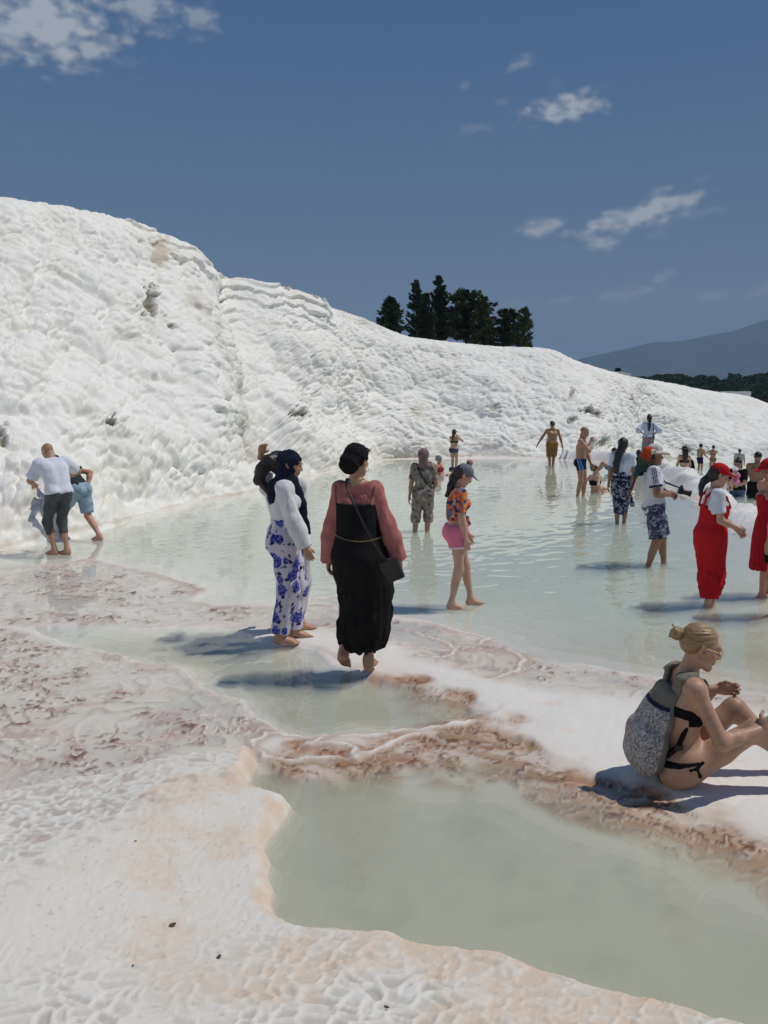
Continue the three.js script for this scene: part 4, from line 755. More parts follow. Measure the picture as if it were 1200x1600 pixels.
function headColor(J, skin, o) {
  const B = J.hF, lip = o.lip || [skin[0] * 0.86, skin[1] * 0.58, skin[2] * 0.58], brow = o.browCol || [0.05, 0.032, 0.022];
  return (x, y, z) => {
    const p = vmul(vsub([x, y, z], J.head), 1 / J.hs), u = vdot(p, B[0]), v = vdot(p, B[1]), w = vdot(p, B[2]), au = Math.abs(u);
    const n = 1 + 0.05 * n3(x * 60, y * 60, z * 60); let c = [skin[0] * n, skin[1] * n, skin[2] * n]; const to = (d, k) => { c = vmix(c, d, clamp(k)); };
    to([skin[0] * 1.02, skin[1] * 0.84, skin[2] * 0.82], 0.45 * Math.exp(-(((au - 0.042) / 0.02) ** 2 + ((v + 0.025) / 0.022) ** 2)) * (w > 0.03 ? 1 : 0));
    if (w > 0.06) {
      to(lip, (1 - sst(0.8, 1.15, Math.hypot(u / 0.025, (v + 0.061) / 0.012))) * 0.85);
      to([0.16, 0.06, 0.05], (1 - sst(0.5, 1, Math.abs(v + 0.0605 + 0.02 * au * au * 40) / 0.0022)) * (au < 0.022 ? 0.8 : 0));
      to(brow, (1 - sst(0.6, 1.1, Math.hypot((au - 0.033) / 0.019, (v - 0.034 + 6 * (au - 0.033) ** 2) / 0.0048))) * 0.85);
      const eu = (au - 0.031) / 0.0145, ev = (v - 0.0095) / 0.0065, ed = Math.hypot(eu, ev);
      if (ed < 1.25) { to([0.62, 0.58, 0.54], 1 - sst(0.75, 1.0, ed)); to([0.07, 0.05, 0.035], 1 - sst(0.35, 0.6, Math.hypot(eu, ev * 0.5))); to([0.05, 0.035, 0.03], sst(0.8, 1.0, ed) * (1 - sst(1.05, 1.25, ed)) * (ev > 0 ? 0.9 : 0.4)); }
    }
    if (o.beard) to(o.beardCol || [0.06, 0.045, 0.04], o.beard * sst(-0.03, -0.05, v) * sst(-0.02, 0.02, w) * (1 - (1 - sst(0.8, 1.15, Math.hypot(u / 0.027, (v + 0.061) / 0.013)))));
    if (o.stubble) to(o.stubbleCol || [skin[0] * 0.55, skin[1] * 0.52, skin[2] * 0.5], o.stubble * sst(0.02, 0.05, v + 0.4 * Math.max(0, -w)) * sst(0.075, 0.045, w - 0.3 * v));
    return c;
  };
}
function figure(o) {          // o.at: [x,y,z] of the feet; o.turn: facing, 0 looks towards +z
  const J = rig(o), skin = o.skin, cell = (o.cell || 0.012) * 1.7, g = thing('person', o.label, 'person', o.at, o.turn, o.group);
  const skinCol = o.skinCol || ((x, y, z) => { const n = 1 + 0.06 * n3(x * 30, y * 30, z * 30) + 0.09 * n3(x * 6, y * 6, z * 6), f = 1 + 0.06 * n3(x * 11 + 5, y * 11, z * 11); return [skin[0] * n, skin[1] * n / f, skin[2] * n / f]; });
  const body = [...torsoPrims(J), neckPrim(J)];
  for (const n of ['L', 'R']) body.push(...armPrims(J, n, 0, 0, 2, 0, false), ...legPrims(J, n, 0, 0, 2, 0, false), ...footPrims(J, n));
  const parts = [sculpt(body, { cell, k: 0.035, color: skinCol })];
  const hp = headPrims(J); parts.push(sculpt(hp.add, { cell: (o.headCell || 0.006) * 1.22, k: 0.02, cut: hp.cut, kc: 0.005, color: headColor(J, skin, o) }));
  for (const n of ['L', 'R']) parts.push(sculpt(handPrims(J, n), { cell: (o.handCell || 0.005) * 1.15, k: 0.012, color: skinCol }));
  mesh('body', mergeGeometries(parts), o.skinMat || skinMat, g);
  const wear = (name, prims, col, q = {}) => mesh(name, sculpt(prims, { cell: (q.cell || o.clothCell || cell * 0.56) * 1.38, k: q.k ?? 0.03, cut: q.cut || [], kc: q.kc ?? 0.006, color: col, swell: q.swell, clip: q.clip }), q.mat || clothMat, q.parent || g);
  return { J, g, wear, o };
}
// pieces of clothing in the figure's own axes
const above = (J, off, base = 'P', U) => { const b = J[base], u = U || J.U, k = vdot(b, u) + off * J.s; return (x, y, z) => k - (x * u[0] + y * u[1] + z * u[2]); };
const below = (J, off, base = 'neck', U) => { const f = above(J, off, base, U || J.U2); return (x, y, z) => -f(x, y, z); };
const both = (...f) => (x, y, z) => { let d = -1e9; for (const q of f) d = Math.max(d, q(x, y, z)); return d; };
const torsoWear = (J, e, lo, hi, U) => clipped(torsoPrims(J, e), both(above(J, lo, 'P', U), below(J, hi)));
const hairShell = (J, r = 1) => [ell(J.at(0, 0.040, -0.022), [0.083 * r * J.hs, 0.090 * r * J.hs, 0.100 * r * J.hs], J.hF), ell(J.at(0, -0.01, -0.045), [0.078 * r * J.hs, 0.075 * r * J.hs, 0.072 * r * J.hs], J.hF)];
const faceCut = (J, k = 0) => [ell(J.at(0, -0.050, 0.085), [0.074 * J.hs, (0.100 - k) * J.hs, 0.088 * J.hs], J.hF, { k: 0.01 }), ell(J.at(0.085, -0.01, -0.004), [0.02 * J.hs, 0.032 * J.hs, 0.024 * J.hs], J.hF), ell(J.at(-0.085, -0.01, -0.004), [0.02 * J.hs, 0.032 * J.hs, 0.024 * J.hs], J.hF)];
const strands = (a = 0.003, f = 60) => (x, y, z) => a * n3(x * f, y * f * 0.18, z * f) + a * 0.8 * n3(x * f * 0.3, y * f * 0.1, z * f * 0.3);
const hairCol = (r, g, b) => (x, y, z) => { const n = 1 + 0.35 * n3(x * 70, y * 14, z * 70) + 0.15 * n3(x * 20, y * 6, z * 20); return [r * n, g * n, b * n]; };
const chain = (pts, r0, r1, o) => { const L = []; for (let i = 0; i < pts.length - 1; i++) L.push(cap(pts[i], pts[i + 1], mix(r0, r1, i / (pts.length - 1)), mix(r0, r1, (i + 1) / (pts.length - 1)), o)); return L; };
const level = (x, z) => Math.max(ground(x, z), -9);
const stand = (px, py, y) => { const p = onLevel(px, py, y); return p; };
const deg = Math.PI / 180;
// ---------- people close by ----------
function worn(F, name, label, category) { return thing(name, label, category, F.o.at, F.o.turn); }      // a thing carried by a figure, in the figure's axes
const piece = (parent, name, prims, col, q = {}) => mesh(name, sculpt(prims, { cell: (q.cell || 0.008) * 1.3, k: q.k ?? 0.02, cut: q.cut || [], color: col, swell: q.swell, clip: q.clip }), q.mat || clothMat, parent);
function hoop(r, t, pos, rot) { const g = new THREE.TorusGeometry(r, t, 6, 20); g.rotateX(rot[0]); g.rotateY(rot[1]); g.translate(...pos); return g; }
const gold = new THREE.MeshStandardMaterial({ color: new THREE.Color().setRGB(0.55, 0.38, 0.17), metalness: 1, roughness: 0.4 });
const lensMat = new THREE.MeshPhysicalMaterial({ color: new THREE.Color().setRGB(0.10, 0.035, 0.02), roughness: 0.08, clearcoat: 1 });
function glasses(F, r, frameMat, lens, where = [0.0, 0.010, 0.098], tilt = 0) {
  const { J, g } = F, B = new THREE.Matrix4().makeBasis(new THREE.Vector3(...J.hF[0]), new THREE.Vector3(...J.hF[1]), new THREE.Vector3(...J.hF[2])).setPosition(...J.head), L = [], h = J.hs;
  const t = new THREE.Group(); t.name = 'glasses'; g.add(t);
  const rims = [], lenses = [];
  for (const q of [-1, 1]) {
    const a = new THREE.TorusGeometry(r, 0.0015, 6, 22); a.scale(1.1, 0.92, 1); a.rotateX(tilt); a.translate(q * 0.032 + where[0], where[1], where[2]); rims.push(a);
    const c = new THREE.CylinderGeometry(r, r, 0.002, 20); c.rotateX(Math.PI / 2); c.scale(1.1, 0.92, 1); c.rotateX(tilt); c.translate(q * 0.032 + where[0], where[1], where[2]); lenses.push(c);
    const arm = new THREE.CylinderGeometry(0.002, 0.002, 0.11, 6); arm.rotateX(Math.PI / 2 + tilt * 0.3); arm.translate(q * 0.078 + where[0], where[1] + 0.004, where[2] - 0.058); rims.push(arm);
    const hin = new THREE.CylinderGeometry(0.002, 0.002, 0.016, 6); hin.rotateZ(Math.PI / 2); hin.translate(q * 0.072 + where[0], where[1] + 0.004, where[2] - 0.003); rims.push(hin);
  }
  const br = new THREE.CylinderGeometry(0.002, 0.002, 0.018, 6); br.rotateZ(Math.PI / 2); br.translate(where[0], where[1] + 0.004, where[2]); rims.push(br);
  for (const [n, l, m] of [['frame', rims, frameMat], ['lens', lenses, lens]]) { const k = mergeGeometries(l); k.scale(h, h, h); k.applyMatrix4(B); mesh(n, k, m, t); }
  return t;
}
const black = plain(0.012, 0.012, 0.013, 0.15), white = plain(0.72, 0.72, 0.735, 0.03);

// woman in the long black strap dress, seen from behind
{
  const F = figure({ label: 'woman in long black strap dress over dusty pink blouse, seen from behind', at: stand(559, 1042, 0.055), turn: 166 * deg, H: 1.77, fem: 1, skin: SKIN.tan, cell: 0.011, clothCell: 0.0085, headCell: 0.005, shoulder: 0.140,
    spine: [0.01, 1, 0.02], hand: { L: [0.225, 0.83, 0.0], R: [-0.315, 0.84, 0.04] }, foot: { L: [0.10, 0.045, -0.04, 0.1, 0.55], R: [-0.09, 0, -0.02, -0.1] }, headYaw: -0.28, curl: { L: 0.5, R: 0.5 }, palm: { L: [-1, 0, 0], R: [1, 0, 0] } });
  const { J, g, wear } = F, pink = plain(0.40, 0.150, 0.140, 0.06);
  const sl = n => armPrims(J, n, 0.007, 0, 2.14, 0.040);
  const blouse = wear('blouse', [...torsoWear(J, 0.009, 0.12, -0.005), ...sl('L'), ...sl('R')], pink, { k: 0.035, swell: (x, y, z) => 0.006 * n3(x * 11, y * 5, z * 11) + 0.004 * n3(x * 26, y * 10, z * 26) });
  const rings = [[0.13, -0.025, 0.0, 0.10, 0.09], [0.17, -0.035, 0, 0.165, 0.125], [0.26, -0.045, 0, 0.200, 0.16], [0.36, -0.055, 0, 0.200, 0.17], [0.48, -0.075, 0, 0.198, 0.165], [0.60, -0.065, 0, 0.212, 0.170], [0.74, -0.042, -0.01, 0.228, 0.180], [0.86, -0.025, -0.02, 0.222, 0.185], [0.97, -0.015, -0.01, 0.196, 0.165], [1.06, -0.010, 0.0, 0.172, 0.148], [1.16, -0.008, 0.0, 0.168, 0.146], [1.27, -0.005, 0.01, 0.174, 0.146]].map(r => r.map(v => v * J.s));
  wear('dress', [loft(rings)], (x, y, z) => { const n = 1 + 0.2 * n3(x * 50, y * 50, z * 50); return [0.0125 * n, 0.012 * n, 0.0125 * n]; }, { swell: (x, y, z) => { const a = Math.atan2(z, x + 0.07), lo = sst(0.95, 0.35, y), dia = n2(a * 1.2 + y * 3.5, y * 6) * Math.exp(-(((y - 0.52) / 0.16) ** 2)); return 0.010 * lo * n2(a * 2.6, y * 1.8 + a) + 0.004 * lo * n2(a * 6 + 4, y * 2.6 - a) + 0.018 * dia + 0.005 * n2(a * 5 + 8, y * 4) + 0.02 * sst(0.30, 0.2, y) * n2(a * 2 + 3, 1); } });
  const strap = (a, b) => cap(vmul(a, J.s), vmul(b, J.s), 0.005, 0.005);
  wear('shoulder_strap', [strap([0.125, 1.26, -0.125], [0.150, 1.40, -0.055]), strap([0.150, 1.40, -0.055], [0.150, 1.412, 0.0])], black, { cell: 0.005, k: 0.004 });
  wear('shoulder_strap', [strap([-0.125, 1.26, -0.125], [-0.150, 1.40, -0.055]), strap([-0.150, 1.40, -0.055], [-0.150, 1.412, 0.0])], black, { cell: 0.005, k: 0.004 });
  const beads = []; for (let i = 0; i < 60; i++) { const a = i / 60 * Math.PI * 2, b = new THREE.SphereGeometry(0.0055, 6, 4); b.translate(Math.cos(a) * 0.190 * J.s - 0.012, 1.022 * J.s + 0.018 * Math.cos(a * 2 + 0.4) + 0.008 * Math.cos(a), Math.sin(a) * 0.164 * J.s - 0.004); beads.push(b); }
  mesh('chain_belt', mergeGeometries(beads), gold, g);
  wear('turban', [ell(J.at(0, 0.050, -0.015), [0.096, 0.098, 0.108], J.hF), ell(J.at(0.012, -0.005, -0.088), [0.084, 0.088, 0.066], J.hF), ell(J.at(0.03, -0.02, -0.115), [0.050, 0.056, 0.042], J.hF)], black, { k: 0.012, cut: faceCut(J, 0.012), cell: 0.007, swell: (x, y, z) => 0.004 * Math.sin(70 * (y + 0.5 * x + 0.6 * z) + 3 * n3(x * 12, y * 12, z * 12)) });
  glasses(F, 0.026, gold, lensMat, [0, 0.085, 0.088], -0.7);
  mesh('earring', hoop(0.022, 0.002, J.at(-0.080, -0.052, -0.008), [0, 0.4]), gold, g);
  mesh('earring', hoop(0.022, 0.002, J.at(0.080, -0.052, -0.008), [0, 0.4]), gold, g);
  mesh('necklace', hoop(0.062 * J.s, 0.0022, vma(J.neck, J.U2, 0.022), [Math.PI / 2 + 0.15, 0]), gold, g);
  const b = worn(F, 'handbag', 'small black crossbody handbag hanging at the hip of the black dress', 'handbag');
  const s = J.s, pts = [[0.05, 1.435, 0.05], [0.075, 1.450, -0.02], [0.06, 1.405, -0.095], [-0.02, 1.28, -0.150], [-0.10, 1.13, -0.165], [-0.17, 1.00, -0.17], [-0.235, 0.90, -0.16], [-0.275, 0.86, -0.15]].map(v => vmul(v, s));
  piece(b, 'strap', chain(pts, 0.009, 0.008, { flat: [[0, 0, 1], 1.6] }), black, { cell: 0.005, k: 0.006, mat: shinyMat });
  const bm = new THREE.Matrix4().makeRotationZ(-0.42).setPosition(-0.315 * s, 0.80 * s, -0.16 * s);
  const bx = new THREE.Group(); bx.name = 'pouch'; const bg = new THREE.BoxGeometry(0.14, 0.165, 0.055, 6, 6, 3); { const q = bg.attributes.position; for (let i = 0; i < q.count; i++) { const x = q.getX(i), y = q.getY(i), z = q.getZ(i), r = Math.hypot(x / 0.07, y / 0.083); q.setXYZ(i, x * (1 - 0.05 * r), y * (1 - 0.04 * r), z * (1.25 - 0.35 * r)); } bg.computeVertexNormals(); bg.applyMatrix4(bm); } mesh('pouch', bg, new THREE.MeshStandardMaterial({ color: 0x0b0b0c, roughness: 0.45 }), b);
  const fl = new THREE.BoxGeometry(0.145, 0.09, 0.006); fl.translate(0, 0.042, -0.034); fl.applyMatrix4(bm); mesh('flap', fl, new THREE.MeshStandardMaterial({ color: 0x0d0d0f, roughness: 0.4 }), b);
  const rg = hoop(0.012, 0.002, [-0.285 * s, 0.875 * s, -0.155 * s], [0, 0]); mesh('ring', rg, new THREE.MeshStandardMaterial({ color: 0xb9b9bb, metalness: 1, roughness: 0.3 }), b);
}
// woman in navy headscarf, white blouse and rose-print trousers, in profile to the right
{
  const F = figure({ label: 'woman in navy headscarf, white blouse and white trousers printed with blue roses', at: stand(449, 1001, 0.02), turn: 93 * deg, H: 1.73, fem: 1, skin: SKIN.tan, cell: 0.011, clothCell: 0.008, headCell: 0.0045, girth: 1.0,
    spine: [0, 1, -0.10], upper: [0, 1, 0.10], neckDir: [0, 0.5, 0.26], headPitch: 0.22, headYaw: -0.05, hand: { R: [-0.215, 0.80, 0.205], L: [0.20, 0.84, 0.14] }, curl: { R: 0.7, L: 0.6 }, foot: { R: [-0.085, 0, -0.06, -0.15], L: [0.085, 0, 0.05, 0.1] }, elbow: { R: [-0.6, -0.2, -1] } });
  const { J, wear } = F;
  const rose = (x, y, z) => {
    const wx = x + 0.006 * n3(x * 30, y * 30, z * 30), wy = y + 0.006 * n3(x * 30 + 4, y * 30, z * 30);
    worley3(wx / 0.145 + 3, wy / 0.120, z / 0.115 + 1.5); const f = Math.sqrt(W.f1);
    if (f < 0.47) { const t = n3(x * 45, y * 45, z * 45) + 0.6 * Math.sin(f * 42 + 4 * n3(x * 14, y * 14, z * 14)); return t > 0.25 ? [0.20, 0.22, 0.55] : t > -0.5 ? [0.055, 0.055, 0.30] : [0.022, 0.020, 0.13]; }
    worley3(wx / 0.075 + 8, wy / 0.062, z / 0.07); if (W.f1 < 0.10 && f < 0.66) return [0.018, 0.016, 0.085];
    return [0.58, 0.55, 0.62];
  };
  wear('trousers', [...clipped(torsoPrims(J, 0.022), below(J, 0.16, 'P', [0, 1, 0])), ...legPrims(J, 'L', 0.026, 0, 1.96, 0.022), ...legPrims(J, 'R', 0.026, 0, 1.96, 0.022)], rose, { k: 0.05, cell: 0.0062, swell: (x, y, z) => 0.008 * n3(x * 10, y * 2.4, z * 10) + 0.005 * n3(x * 22, y * 4, z * 22) });
  const blouseCol = (x, y, z) => { const n = 1 + 0.03 * n3(x * 60, y * 12, z * 60); return [0.69 * n, 0.69 * n, 0.70 * n]; };
  wear('blouse', [...torsoWear(J, 0.018, 0.115, 0.01), ...armPrims(J, 'L', 0.018, 0, 1.95, 0.012), ...armPrims(J, 'R', 0.019, 0, 1.95, 0.014)], blouseCol, { k: 0.04, swell: (x, y, z) => 0.007 * n3(x * 12, y * 4, z * 12) + 0.004 * n3(x * 30, y * 9, z * 30) + 0.008 * sst(0.22, 0.0, y - J.P[1]) });
  const navy = plain(0.014, 0.017, 0.034, 0.12), s = J.s;
  wear('headscarf', [ell(J.at(0, 0.032, -0.018), [0.092, 0.100, 0.112], J.hF), ell(J.at(0, -0.06, -0.01), [0.080, 0.10, 0.09], J.hF), cap(J.at(0, -0.08, -0.03), vma(J.neck, J.U2, -0.03), 0.075, 0.105), ell(vma(J.neck, J.U2, -0.05, J.cheF[2], -0.03), [0.155, 0.075, 0.125], J.cheF), ell(vma(J.neck, J.U2, -0.13, J.cheF[2], -0.085, J.cheF[0], -0.04), [0.12, 0.11, 0.065], J.cheF),
    cap(vma(J.neck, J.cheF[2], 0.06, J.cheF[0], -0.05), vma(J.chest, J.cheF[2], 0.145, J.cheF[0], -0.04, J.U2, 0.03), 0.055, 0.05), cap(vma(J.chest, J.cheF[2], 0.145, J.cheF[0], -0.04, J.U2, 0.03), vma(J.waist, J.cheF[2], 0.185, J.cheF[0], -0.03, J.U2, -0.08), 0.045, 0.062, { flat: [[1, 0, 0], 2.2], cut: true })],
    navy, { k: 0.03, cell: 0.007, cut: [ell(J.at(0, -0.026, 0.108), [0.064 * J.hs, 0.084 * J.hs, 0.094 * J.hs], J.hF)], swell: (x, y, z) => 0.005 * Math.sin(38 * (y + 0.9 * z) + 5 * n3(x * 6, y * 6, z * 6)) + 0.004 * n3(x * 24, y * 16, z * 24) });
  // friend half hidden behind, lifting her long dark hair
  const K = figure({ label: 'woman with long loose dark hair hidden behind the navy headscarf, hand on her head', at: stand(452, 986, 0.02), turn: 185 * deg, H: 1.70, fem: 1, skin: SKIN.tan, cell: 0.013, clothCell: 0.011, headCell: 0.006, spine: [0.05, 1, 0.02], upper: [0.10, 1, -0.02], neckDir: [0.10, 0.5, 0], headYaw: -0.3,
    hand: { L: [0.235, 1.68, -0.02], R: [-0.12, 0.85, 0.2] }, elbow: { L: [-0.2, 0.5, 1.0] }, handDir: { L: [-0.25, 0.8, -0.5] }, thumb: { L: [-1, 0, 0.2] }, palm: { L: [-0.6, 0, -0.6] }, curl: { L: 0.5 }, foot: { R: [-0.10, 0, 0.02, -1.3], L: [0.02, 0, 0.10, -1.4] } });
  K.wear('trousers', [...torsoWear(K.J, 0.010, -0.2, -0.36), ...legPrims(K.J, 'L', 0.012, 0, 1.8, 0.0), ...legPrims(K.J, 'R', 0.012, 0, 1.8, 0.0)], plain(0.5, 0.5, 0.52), { swell: wrinkle() });
  K.wear('shirt', [...torsoWear(K.J, 0.010, 0.02, 0), ...armPrims(K.J, 'L', 0.010, 0, 1.4), ...armPrims(K.J, 'R', 0.010, 0, 1.4)], plain(0.66, 0.66, 0.68), { swell: wrinkle() });
  const h = K.J, dn = (x, y, z) => vadd(h.head, [x, y, z]); K.wear('hair', [...hairShell(h, 1.05), ...chain([h.at(0.02, 0.05, -0.05), dn(0.10, 0.03, -0.10), dn(0.17, -0.04, -0.11), dn(0.19, -0.13, -0.10), dn(0.13, -0.20, -0.09), dn(0.10, -0.27, -0.09)], 0.075, 0.02)], hairCol(0.018, 0.012, 0.010), { mat: hairMat, cut: faceCut(h), swell: strands(0.007, 40), cell: 0.008 });
}
// blonde bather sitting on the white ledge
{
  const F = figure({ label: 'blonde woman in black bikini sitting on the white ledge with knees up', at: stand(1068, 1212, 0.055), turn: 88 * deg, H: 1.74, fem: 1, skin: [0.45, 0.262, 0.172], cell: 0.008, clothCell: 0.006, headCell: 0.0034, handCell: 0.0036, armK: 0.92,
    pelvis: [0, 0.10, -0.02], spine: [0, 1, -0.16], upper: [0, 1, 0.16], hipUp: 0.2, neckDir: [0, 0.32, 0.42], headPitch: 0.30, headYaw: -0.10, browCol: [0.22, 0.14, 0.08], lip: [0.42, 0.16, 0.13],
    hand: { R: [-0.16, 0.335, 0.335], L: [0.06, 0.475, 0.175] }, elbow: { R: [-0.35, -0.7, -0.1], L: [0.7, -0.6, 0.1] }, handDir: { R: [0.1, 0.55, 0.75], L: [-0.05, 0.05, 1] }, curl: { R: 0.5, L: 0.95 }, thumb: { R: [0, 0.9, -0.4], L: [0, 1, 0] }, palm: { R: [1, 0, 0], L: [-1, 0, 0] },
    foot: { R: [-0.10, -0.005, 0.66, 0], L: [0.10, -0.005, 0.60, 0] }, knee: { R: [-0.05, 1, 0.3], L: [0.10, 1, 0.3] } });
  const { J, g, wear } = F, s = J.s, blk = plain(0.011, 0.011, 0.012, 0.1);
  const chestBand = both(above(J, -0.045, 'chest', J.U2), below(J, 0.055, 'chest', J.U2));
  wear('bikini_top', clipped([...torsoPrims(J, 0.006)], (x, y, z) => { const p = vsub([x, y, z], J.chest), f = vdot(p, J.cheF[2]); return Math.max(above(J, f > 0.0 ? -0.05 : -0.015, 'chest', J.U2)(x, y, z), below(J, f > 0.02 ? 0.065 : 0.028, 'chest', J.U2)(x, y, z)); }), blk, { k: 0.035 });
  wear('bikini_bottom', clipped([...torsoPrims(J, 0.006)], (x, y, z) => { const p = vsub([x, y, z], J.P), f = vdot(p, J.hipF[2]), u = vdot(p, J.hipF[1]), side = Math.abs(vdot(p, J.hipF[0])); const hi = 0.022 + 0.02 * (side / 0.12), lo = side > 0.05 ? mix(-0.15, hi - 0.022, sst(0.05, 0.105, side)) : -0.2; return Math.max(u - hi, lo - u); }), blk, { k: 0.035 });
  for (const q of [-1, 1]) { const c = vma(J.P, J.hipF[0], q * 0.180 * s, J.hipF[1], 0.018 * s, J.hipF[2], 0.03); wear('side_tie', [ball(c, 0.012), cap(c, vma(c, [0, 1, 0], 0.035, [0, 0, 1], 0.03), 0.006, 0.010), cap(c, vma(c, [0, 1, 0], -0.045, [0, 0, 1], 0.02), 0.006, 0.011), cap(c, vma(c, [0, 1, 0], -0.01, [0, 0, 1], -0.035), 0.006, 0.010)], blk, { cell: 0.005, k: 0.008 }); }
  const blond = (x, y, z) => { const p = vsub([x, y, z], J.at(0, 0.03, -0.13)), a = Math.atan2(p[1], p[0] * 1.0 + p[2] * 0.2), n = 1 + 0.42 * n3(a * 26, x * 20, vlen(p) * 4) + 0.25 * n3(a * 60, x * 30, vlen(p) * 6); return [0.30 * n, 0.195 * n, 0.095 * n]; };
  const hair = wear('hair', [ell(J.at(0, 0.041, -0.024), [0.080 * s, 0.087 * s, 0.097 * s], J.hF), ell(J.at(0, 0.01, -0.055), [0.068 * s, 0.066 * s, 0.062 * s], J.hF)], blond, { mat: hairMat, cell: 0.0036, k: 0.02, cut: faceCut(J, 0.004), swell: (x, y, z) => { const p = vsub([x, y, z], J.at(0, 0.03, -0.15)); const a = Math.atan2(p[1], p[0]); return 0.003 * n3(a * 14, 1, vlen(p) * 4) + 0.0022 * n3(a * 34, 4, vlen(p) * 5); } });
  const bun = [ell(J.at(0, 0.03, -0.145), [0.034, 0.038, 0.034], J.hF), cap(J.at(0, 0.04, -0.118), J.at(0, 0.035, -0.14), 0.020, 0.028)]; const R = rng(9); for (let i = 0; i < 16; i++) { const a = R() * 6.28; bun.push(cap(J.at(0.02 * Math.cos(a), 0.03 + 0.022 * Math.sin(a), -0.15), J.at((R() - 0.5) * 0.06, 0.033 + 0.034 * Math.sin(a) + 0.014 * (R() - 0.4), -0.158 - 0.022 * R()), 0.006, 0.0022)); }
  wear('hair_bun', bun, blond, { mat: hairMat, cell: 0.0026, k: 0.006, swell: strands(0.004, 70) });
  glasses(F, 0.022, gold, new THREE.MeshPhysicalMaterial({ color: 0xffffff, transmission: 0.9, roughness: 0.05, thickness: 0 }));
  // backpack
  const bp = worn(F, 'backpack', 'grey woven fabric backpack worn by the sitting blonde woman', 'backpack');
  const U = vnorm([0, 1, 0.20]), S = [1, 0, 0], Fw = vcross(S, U), c0 = [0, 0.300 * s, -0.190 * s], at = (x, y, z) => vma(c0, S, x, U, y, Fw, z);
  const bcol = (x, y, z) => { const p = vsub([x, y, z], c0), u = vdot(p, S), v = vdot(p, U), w = vdot(p, Fw); const n = n3(u * 160, v * 170, w * 160), m = n3(u * 45, v * 220, w * 45);
    if (w < 0.035 && v < 0.145) { if (v > 0.122 && w > -0.2) return [0.02, 0.022, 0.05]; const t = n + 0.6 * m; return t > 0.1 ? [0.47, 0.47, 0.49] : t > -0.5 ? [0.28, 0.24, 0.20] : [0.13, 0.105, 0.09]; } return [0.185 + 0.02 * n, 0.170 + 0.02 * n, 0.135 + 0.02 * n]; };
  const sack = piece(bp, 'sack', [cap(at(-0.080, -0.16, 0.0), at(-0.075, 0.185, 0.050), 0.080, 0.034), cap(at(0.080, -0.16, 0.0), at(0.075, 0.185, 0.050), 0.080, 0.034), cap(at(-0.07, -0.06, -0.015), at(0.07, -0.06, -0.015), 0.088, 0.088), cap(at(-0.08, -0.195, 0.01), at(0.08, -0.195, 0.01), 0.066, 0.066), cap(at(-0.085, 0.185, 0.055), at(0.085, 0.185, 0.055), 0.036, 0.036), cap(at(0, -0.16, -0.005), at(0, 0.185, 0.045), 0.086, 0.036), cap(at(-0.075, 0.08, 0.02), at(0.075, 0.08, 0.02), 0.062, 0.062)], bcol, { cell: 0.0050, k: 0.07, swell: (x, y, z) => 0.004 * n3(x * 9, y * 9, z * 9) + 0.0015 * n3(x * 90, y * 90, z * 90) });
  const grey = plain(0.19, 0.175, 0.14, 0.06);
  for (const q of ['L', 'R']) { const A = J[q], k = A.g, top = vma(A.sh, J.cheF[0], -k * 0.065 * s, J.U2, 0.062 * s); const P1 = [at(k * 0.090, 0.185, 0.055), vma(top, J.cheF[2], -0.070, J.U2, -0.022), vma(top, J.cheF[2], -0.01, J.U2, -0.002)], P2 = [P1[2], vma(top, J.cheF[2], 0.07, J.U2, -0.035), vma(top, J.cheF[2], 0.095, J.U2, -0.10)], P3 = [P2[2], vma(J.chest, J.cheF[0], k * 0.135 * s, J.cheF[2], 0.02, J.U2, 0.01), vma(J.waist, J.cheF[0], k * 0.145 * s, J.cheF[2], -0.045, J.U2, -0.01), at(k * 0.11, -0.13, 0.09)];
    const fl = { flat: [J.U2, 1.0] }; piece(bp, 'shoulder_strap', [...chain(P1, 0.040, 0.034, { flat: [vnorm([k * 0.35, 1, -0.55]), 3.0] }), ...chain(P2.slice(0, 2), 0.032, 0.026, { flat: [[k * 0.3, 1, 0.5], 2.6] })], grey, { cell: 0.006, k: 0.015 }); piece(bp, 'strap_end', chain(P2.slice(1), 0.026, 0.015, { flat: [[k * 0.3, 0.4, 1], 2.4] }), black, { cell: 0.005, k: 0.006 }); piece(bp, 'webbing', chain(P3, 0.014, 0.014), black, { cell: 0.005, k: 0.006 }); const bk = new THREE.BoxGeometry(0.012, 0.03, 0.045); bk.translate(...vma(P3[2], J.cheF[0], k * 0.012)); mesh('buckle', bk, new THREE.MeshStandardMaterial({ color: 0x141414, roughness: 0.4 }), bp); }
}
